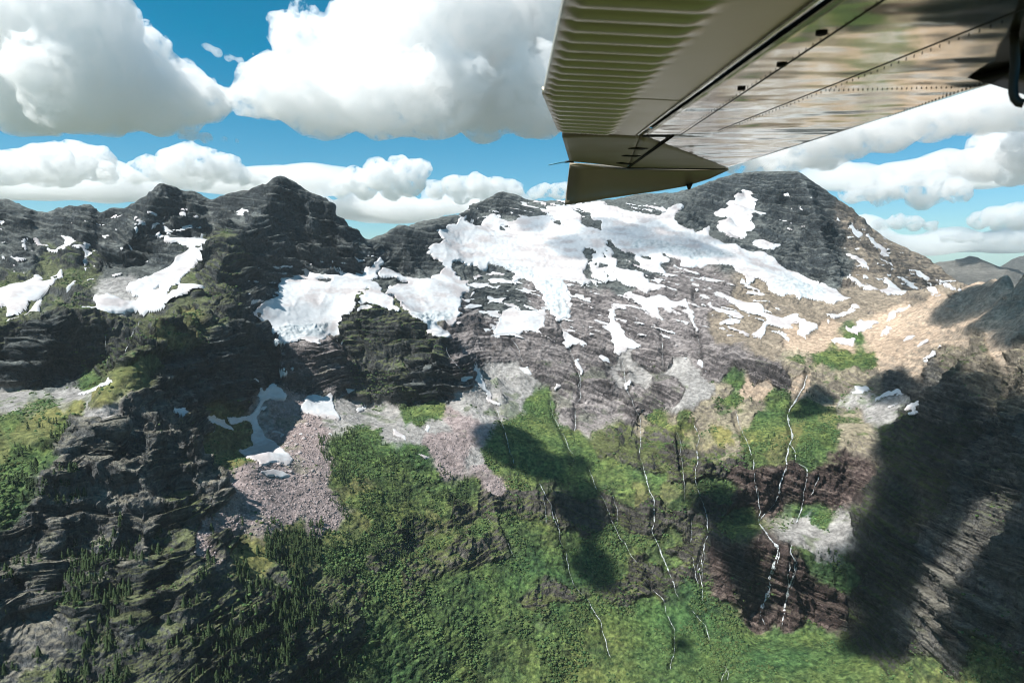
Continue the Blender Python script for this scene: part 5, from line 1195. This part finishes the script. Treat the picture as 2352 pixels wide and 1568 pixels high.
tube('vent_tube', [far_pt(2329, 76, dv), far_pt(2330, 110, dv), far_pt(2331, 150, dv), far_pt(2327, 190, dv), far_pt(2327, 212, dv), far_pt(2331, 227, dv), far_pt(2340, 236, dv), far_pt(2352, 238, dv)], 0.0085, MAT_STEEL, 10)
s0 = wing_pt(2214, 181); ds = float(np.linalg.norm(s0[:2]))
V = [s0 + [0, 0, .004], wing_pt(2352, 149, .004), wing_pt(2480, 112, .004), far_pt(2276, 194, ds * .97), far_pt(2352, 218, ds * .80), far_pt(2480, 262, ds * .62),
     far_pt(2285, 186, ds * 1.06), far_pt(2352, 196, ds * .92), far_pt(2480, 226, ds * .75)]
wpart('strut_fairing', V, [(0, 1, 4, 3), (1, 2, 5, 4), (3, 4, 7, 6), (4, 5, 8, 7), (0, 6, 7, 1), (1, 7, 8, 2)], MAT_STEEL)
wpart('strut_fairing_tip', [V[0], V[3], V[6]] + [np.array(V[0]) + [0, 0, .003]], [(0, 1, 2), (0, 2, 3), (0, 3, 1), (1, 3, 2)], MAT_STEEL)
# ------------------------------------------------------------------ clouds: closed lumpy bodies filled with white scattering droplets
def cloud_material(name, density, fluff=None, step=0.09):
    """white droplets; with fluff = (size of billows in metres) the air thins out raggedly towards the rim"""
    m = bpy.data.materials.new(name); m.use_nodes = True; t = m.node_tree
    t.nodes.remove(t.nodes['Principled BSDF'])
    v = nd(t, 'ShaderNodeVolumeScatter', Density=density, Anisotropy=0.25); v.inputs['Color'].default_value = (1, 1, 1, 1)
    t.links.new(v.outputs[0], t.nodes['Material Output'].inputs['Volume'])
    m.cycles.homogeneous_volume = fluff is None
    if fluff:
        g = nd(t, 'ShaderNodeNewGeometry')
        n = nd(t, 'ShaderNodeTexNoise', Scale=1.0 / fluff, Detail=5.0, Roughness=0.66)
        t.links.new(g.outputs['Position'], n.inputs['Vector'])
        r = nd(t, 'ShaderNodeMapRange'); r.inputs['From Min'].default_value = 0.445; r.inputs['From Max'].default_value = 0.495
        r.inputs['To Min'].default_value = 0.0; r.inputs['To Max'].default_value = density
        t.links.new(n.outputs['Fac'], r.inputs['Value']); t.links.new(r.outputs[0], v.inputs['Density'])
        m.cycles.volume_step_rate = step
    return m
MAT_CLOUD = cloud_material('cumulus', 0.0085, 170.0)
MAT_CLOUD_FAR = cloud_material('far_cumulus', 0.009, 190.0)
MAT_CLOUD_THIN = cloud_material('thin_cloud', 0.0016)
MAT_CLOUD_OVER = cloud_material('overhead_cumulus', 0.024)
MAT_CLOUD_DENSE = cloud_material('dense_overhead_cumulus', 0.06)
SPV, SPF = ico(3); SPV2, SPF2 = ico(2)
def cloud(label, centres, radii, base, mat, vox, seed, rough=1.0, squash=1.0, kids=5, base_soft=240.0):
    rng = np.random.default_rng(seed)
    C, Rr = list(centres), list(radii)
    for c, r in zip(list(centres), list(radii)):
        for _ in range(kids):
            d = rng.normal(size=3); d /= np.linalg.norm(d); d[2] = abs(d[2]) * 0.8 - 0.15
            k = rng.uniform(0.28, 0.55); C.append(c + d * r * rng.uniform(0.75, 1.0)); Rr.append(r * k)
    if kids > 3:
        for c, r in list(zip(C, Rr))[len(centres):]:
            for _ in range(2):
                d = rng.normal(size=3); d /= np.linalg.norm(d); d[2] = abs(d[2]) * 0.8 - 0.15
                C.append(c + d * r * rng.uniform(0.8, 1.05)); Rr.append(r * rng.uniform(0.3, 0.5))
    C, Rr = np.array(C), np.array(Rr)
    sc = np.array([1, 1, squash])
    V = (SPV[None] * Rr[:, None, None] * sc + C[:, None, :]).reshape(-1, 3)
    F = (SPF[None] + (np.arange(len(C)) * len(SPV))[:, None, None]).reshape(-1, 3)
    V[:, 2] = np.where(V[:, 2] < base, base - base_soft * (1 - np.exp(-(base - V[:, 2]).clip(0) / base_soft)), V[:, 2])
    def remesh(V, F):
        tmp = mesh_object('cloud_tmp', V, F)
        md = tmp.modifiers.new('r', 'REMESH'); md.mode = 'VOXEL'; md.voxel_size = vox
        dg = bpy.context.evaluated_depsgraph_get(); ev = tmp.evaluated_get(dg)
        me = ev.to_mesh()
        n = len(me.vertices); co = np.empty(n * 3, np.float32); me.vertices.foreach_get('co', co); co = co.reshape(-1, 3).astype(float)
        no = np.empty(n * 3, np.float32); me.vertices.foreach_get('normal', no); no = no.reshape(-1, 3).astype(float)
        nf = len(me.polygons); fv = np.empty(len(me.loops), np.int32); me.loops.foreach_get('vertex_index', fv); fv = fv.reshape(nf, -1)
        ev.to_mesh_clear(); old = tmp.data; bpy.data.objects.remove(tmp); bpy.data.meshes.remove(old)
        return co, no, fv
    co, no, fv = remesh(V, F)
    L = float(np.median(radii))
    for lams in (((0.9, .20), (0.42, .15)), ((0.2, .10), (0.12, .07), (0.07, .04))):
        if lams[0][0] < 0.5 and kids > 3:                        # cauliflower heads budding all over
            ok_ = np.nonzero(no[:, 2] > -0.35)[0]; ns = int(min(len(ok_), 34 * len(centres)))
            pk = rng.choice(ok_, ns, replace=False); rs_ = L * rng.uniform(0.10, 0.26, ns)
            bv = (SPV2[None] * rs_[:, None, None] + (co[pk] - no[pk] * rs_[:, None] * 0.35)[:, None, :]).reshape(-1, 3)
            bf = (SPF2[None] + (np.arange(ns) * len(SPV2))[:, None, None]).reshape(-1, 3) + len(co)
            tri = np.concatenate([fv[:, :3], fv[:, [0, 2, 3]]]) if fv.shape[1] == 4 else fv
            co, no, fv = remesh(np.concatenate([co, bv]), np.concatenate([tri, bf]))
        x, y, z = co.T
        d = np.zeros(len(co))
        for k, (lam, amp) in enumerate(lams):
            l = lam * L
            if l < 1.6 * vox: continue
            d += amp * L * (2 * np.abs(noise3(x / l + seed, y / l, z / l, seed + k)) - 0.35)
        up = np.clip(no[:, 2] * 1.2 + 1.0, 0.5, 1)
        co = co + no * (d * rough * up)[:, None]
        co, no, fv = remesh(co, fv)
    o = mesh_object('cloud', co, fv, mat)
    return tag(o, label, 'cloud', 'cumulus clouds')
def sky_cloud(label, puffs, D, base_y, mat, vox, seed, rough=1.0, kids=5, depth=1.0):
    rng = np.random.default_rng(seed + 100)
    v = [float(t) for t in puffs.replace(';', ' ').replace(',', ' ').split()]; a = np.array(v).reshape(-1, 3)
    C, Rr = [], []
    for x, y, r in a:
        d = D + rng.uniform(-1, 1) * r / FPX * D * 1.2 * depth
        C.append(at(x, y, d)); Rr.append(r / FPX * d * 0.93)
    base = float(at(a[:, 0].mean(), base_y, D)[2])
    return cloud(label, np.array(C), np.array(Rr), base, mat, vox, seed, rough, kids=kids)
sky_cloud('tall bright cumulus filling the upper left corner', '60,50,110; 170,70,115; 250,130,85; 300,190,75; 180,190,105; 60,180,110; 380,210,62; 440,225,52; 488,240,40; 330,245,55; 100,225,70; 230,235,65; 20,10,90; 150,0,90; 430,262,38; 360,270,40; 270,260,45', 9000, 288, MAT_CLOUD, 38, 1)
sky_cloud('largest cumulus, spreading from the middle of the sky behind the wing', '640,190,52; 600,225,48; 705,150,62; 700,220,80; 810,140,82; 885,75,72; 960,100,120; 1050,60,140; 1150,120,150; 1000,215,105; 880,225,95; 760,240,75; 1120,235,85; 1230,215,105; 1300,150,140; 1400,100,160; 655,80,34; 672,48,20; 562,242,30; 1250,20,150; 1100,-40,150; 990,0,95; 1400,245,75; 1330,262,55', 8000, 315, MAT_CLOUD, 39, 2)
sky_cloud('low cumulus bank at the left edge above the jagged ridge', '30,388,32; 70,378,34; 120,372,38; 175,370,38; 215,375,34; 248,400,22; 0,392,30; 150,398,32; 90,400,28; -40,390,35', 13500, 418, MAT_CLOUD, 38, 3)
sky_cloud('low cumulus behind the left twin summit', '310,402,22; 350,388,28; 400,378,34; 440,368,34; 480,380,35; 520,392,30; 550,405,24; 590,412,15; 400,408,28; 460,408,32', 13000, 428, MAT_CLOUD, 35, 4)
sky_cloud('bright cumulus tower between the pyramid peak and the central summit', '780,432,24; 820,414,32; 870,402,36; 920,396,32; 958,392,28; 900,430,32; 840,436,26; 945,425,30', 15000, 455, MAT_CLOUD, 39, 5)
sky_cloud('smaller cumulus touching the central summit', '1000,438,24; 1040,428,28; 1090,428,29; 1140,434,27; 1180,442,22; 1060,450,22; 1120,452,20', 15500, 466, MAT_CLOUD, 40, 6)
sky_cloud('little cumulus puff beside the wingtip', '1225,447,15; 1250,438,19; 1285,440,22; 1320,440,22', 16000, 462, MAT_CLOUD, 37, 7)
sky_cloud('ragged small cloud scrap in the blue gap', '478,110,9; 500,122,11; 525,133,10; 552,140,8; 586,146,10; 582,126,5', 8000, 160, MAT_CLOUD_FAR, 15, 8, 1.6, 6)
sky_cloud('thin flat cloud scrap under the left cumulus', '440,312,14; 475,318,15; 415,310,11; 515,322,10; 545,325,7', 9500, 326, MAT_CLOUD_FAR, 24, 9, 1.2)
sky_cloud('broad grey bellied cloud under the wing on the right', '1750,345,52; 1850,315,62; 1950,292,70; 2050,275,66; 1800,368,38; 1900,348,45; 2150,262,56; 1700,372,34; 2250,250,56; 2330,228,64; 2420,195,80', 10000, 385, MAT_CLOUD, 44, 10)
sky_cloud('long cumulus to the right of the right peak', '1960,446,22; 2000,434,27; 2050,428,30; 2100,424,33; 2150,432,31; 2200,440,26; 2020,456,20; 2120,456,26', 12000, 474, MAT_CLOUD_FAR, 36, 11)
sky_cloud('bright cumulus at the right edge', '2230,374,30; 2270,344,36; 2310,332,40; 2352,340,46; 2410,350,50; 2250,396,26; 2330,390,36; 2200,382,20', 11000, 408, MAT_CLOUD, 32, 12)
sky_cloud('small low cumulus over the far end of the right ridge', '2020,517,15; 2060,510,17; 2100,513,17; 2140,521,12', 17000, 532, MAT_CLOUD_FAR, 36, 13)
sky_cloud('low cumulus over the distant mountains at the right edge', '2250,507,19; 2290,500,24; 2340,497,27; 2390,500,30', 16000, 524, MAT_CLOUD_FAR, 39, 14)
sky_cloud('lowest cloud row above the distant mountains', '2170,548,10; 2205,546,13; 2245,547,13; 2290,551,13; 2335,549,14; 2380,548,15', 20000, 560, MAT_CLOUD_FAR, 46, 15)
def veil(label, x, y, w, h, D, seed):
    c = at(x, y, D); rng = np.random.default_rng(seed)
    n = 9; cs = np.stack([c + np.array([rng.uniform(-1, 1) * w, rng.uniform(-.3, .3) * w, rng.uniform(-.35, .35) * h]) for _ in range(n)])
    return cloud(label, cs, np.full(n, w * 0.42), c[2] - 3 * w, MAT_CLOUD_THIN, w * 0.06, seed, 0.5, squash=h / (w * 0.42) * 0.8, kids=2)
for k, (lab, x, y, w, h) in enumerate((('hazy cloud band low over the jagged left ridge', 120, 440, 5200, 330), ('hazy cloud band between the two left summits', 520, 425, 4200, 260), ('hazy band low in the gap right of the pyramid peak', 800, 492, 4300, 330),
                       ('pale hazy band under the bright cumulus tower', 960, 478, 4300, 260), ('hazy band low on the right beyond the right peak', 2080, 560, 4600, 420), ('pale veil between the right clouds', 2150, 400, 4200, 500))):
    veil(lab, x, y, w, h, 32000, 40 + k)

# clouds above the picture; their shadows darken parts of the slopes
def overhead(label, poly, zc, n, rad, seed, thick=0.55, mat=None):
    p = np.array(poly, float); rng = np.random.default_rng(seed); C = []
    lo, hi = p.min(0), p.max(0)
    while len(C) < n:
        q = rng.uniform(lo, hi)
        if not inside(q[0:1], q[1:2], p)[0]: continue
        if not (0 < q[0] < 2410 and 380 < q[1] < 1600):
            q = np.clip(q, [2, 400], [2408, 1590])
        g = PL[ground_index(q[0], q[1])]
        C.append(g + SUN * ((zc + rng.uniform(-40, 40) - g[2]) / SUN[2]))
    return cloud(label, np.array(C), rng.uniform(0.6, 1.1, n) * rad, zc - 0.2 * rad, mat or MAT_CLOUD_OVER, rad * 0.22, seed, 0.9, squash=thick, kids=2, base_soft=30)
overhead('overhead cloud shading the dark strip on the green slope', [(1090,970),(1160,960),(1230,1000),(1320,1050),(1365,1110),(1370,1200),(1360,1270),(1405,1340),(1335,1330),(1310,1240),(1290,1125),(1200,1075),(1110,1035)], 1500, 46, 44, 60, mat=MAT_CLOUD_DENSE)
overhead('overhead cloud shading the whole lower right slope', [(1990,870),(2080,860),(2180,850),(2300,920),(2408,960),(2408,1190),(2330,1170),(2250,1120),(2140,1250),(2100,1400),(2060,1500),(1960,1530),(1930,1500),(1990,1430),(1965,1330),(2000,1220),(2040,1130),(2010,1050),(2060,980)], 1500, 92, 66, 61)
overhead('overhead cloud shading the right corner of the valley', [(2230,1400),(2310,1260),(2408,1200),(2408,1560),(2310,1568),(2250,1480),(2170,1460)], 1500, 38, 58, 62)
overhead('overhead cloud shading the crest of the tan ridge', [(2150,705),(2210,675),(2300,650),(2408,625),(2408,770),(2290,745),(2230,720),(2170,740)], 1900, 60, 80, 63)
overhead('overhead cloud shading the upper glacier', [(1190,500),(1240,480),(1330,480),(1450,500),(1600,540),(1690,560),(1640,585),(1500,580),(1400,600),(1330,595),(1280,560)], 2500, 50, 95, 64, mat=cloud_material('thin_overhead_cloud', 0.006))
overhead('small overhead cloud shading the dark cliff of the fan waterfall', [(1600,1120),(1660,1100),(1720,1190),(1710,1260),(1700,1340),(1660,1300),(1610,1210)], 1500, 18, 42, 65, mat=MAT_CLOUD_DENSE)
overhead('small overhead cloud shading the hanging meadow', [(1830,920),(1890,905),(1930,930),(1890,975),(1840,965)], 1500, 9, 38, 66, mat=MAT_CLOUD_DENSE)
overhead('smallest overhead cloud shading a spot of the valley floor', [(1545,1465),(1590,1460),(1600,1500),(1560,1505)], 1500, 6, 22, 67, mat=MAT_CLOUD_DENSE)

# ------------------------------------------------------------------ distant mountains and the air between
def far_mountain(name, crest, D, depth, seed, col):
    c = np.array(crest, float); nu, nv = 160, 44
    xs = np.linspace(c[0, 0], c[-1, 0], nu); ys = np.interp(xs, c[:, 0], c[:, 1])
    V = np.zeros((nu, nv, 3))
    top = at(xs, ys, np.full(nu, D))
    for j in range(nv):
        w = (j / (nv - 1)) * 2 - 1                              # -1 near foot .. 0 crest .. 1 far foot
        k = 1 + w * depth
        V[:, j, :2] = top[:, :2] * k; V[:, j, 2] = top[:, 2] - (abs(w) ** 1.15) * (top[:, 2] + 950)
    x, y, z = V[..., 0], V[..., 1], V[..., 2]
    amp = np.sin(np.linspace(0, math.pi, nv))[None, :] ** 0.5
    damp = np.where(np.abs(np.linspace(-1, 1, nv)) < 0.06, 0.25, 1.0)[None, :]
    V[..., 2] += damp * amp * (130 * ridged(noise2(x / 900, y / 900, seed)) + 60 * ridged(noise2(x / 380, y / 380, seed + 1)) + 30 * noise2(x / 150, y / 150, seed + 2) - 60)
    q = (np.arange(nu - 1)[:, None] * nv + np.arange(nv - 1)[None, :]); q = np.stack([q, q + nv, q + nv + 1, q + 1], -1).reshape(-1, 4)
    vv = V.reshape(-1, 3)
    cc_ = np.array(col) * (1 + 0.3 * noise2(x / 300, z / 60, seed + 5).reshape(-1, 1))
    tag(mesh_object(name, vv, q, MAT_GROUND, colors=cc_, attrs={'bed': vv[:, 2], 'rocky': np.full(len(vv), .8)}), kind='structure')
far_mountain('distant_mountain', [(2080,640),(2110,612),(2135,599),(2165,597),(2195,592),(2212,596),(2230,598),(2262,602),(2311,614),(2370,640)], 10500, 0.22, 301, (.15, .145, .13))
far_mountain('farthest_mountain', [(2270,640),(2305,612),(2322,600),(2340,592),(2365,588),(2420,600),(2480,640)], 14000, 0.2, 311, (.13, .13, .12))

MAT_HAZE = bpy.data.materials.new('haze'); MAT_HAZE.use_nodes = True
ht = MAT_HAZE.node_tree; ht.nodes.remove(ht.nodes['Principled BSDF'])
hv = nd(ht, 'ShaderNodeVolumePrincipled', Density=1.5e-5, Anisotropy=0.2); hv.inputs['Color'].default_value = (.80, .93, 1.0, 1)
ht.links.new(hv.outputs[0], ht.nodes['Material Output'].inputs['Volume'])
MAT_HAZE.cycles.homogeneous_volume = True
b_ = 39000.0
hz = np.array([(x, y, z) for z in (-1400.0, 680.0) for x, y in ((-b_, -b_), (b_, -b_), (b_, b_), (-b_, b_))])
tag(mesh_object('haze', hz, np.array([(0, 3, 2, 1), (4, 5, 6, 7), (0, 1, 5, 4), (1, 2, 6, 5), (2, 3, 7, 6), (3, 0, 4, 7)]), MAT_HAZE, smooth=False), 'thin blue haze filling the air of the basin', 'haze', kind='stuff')
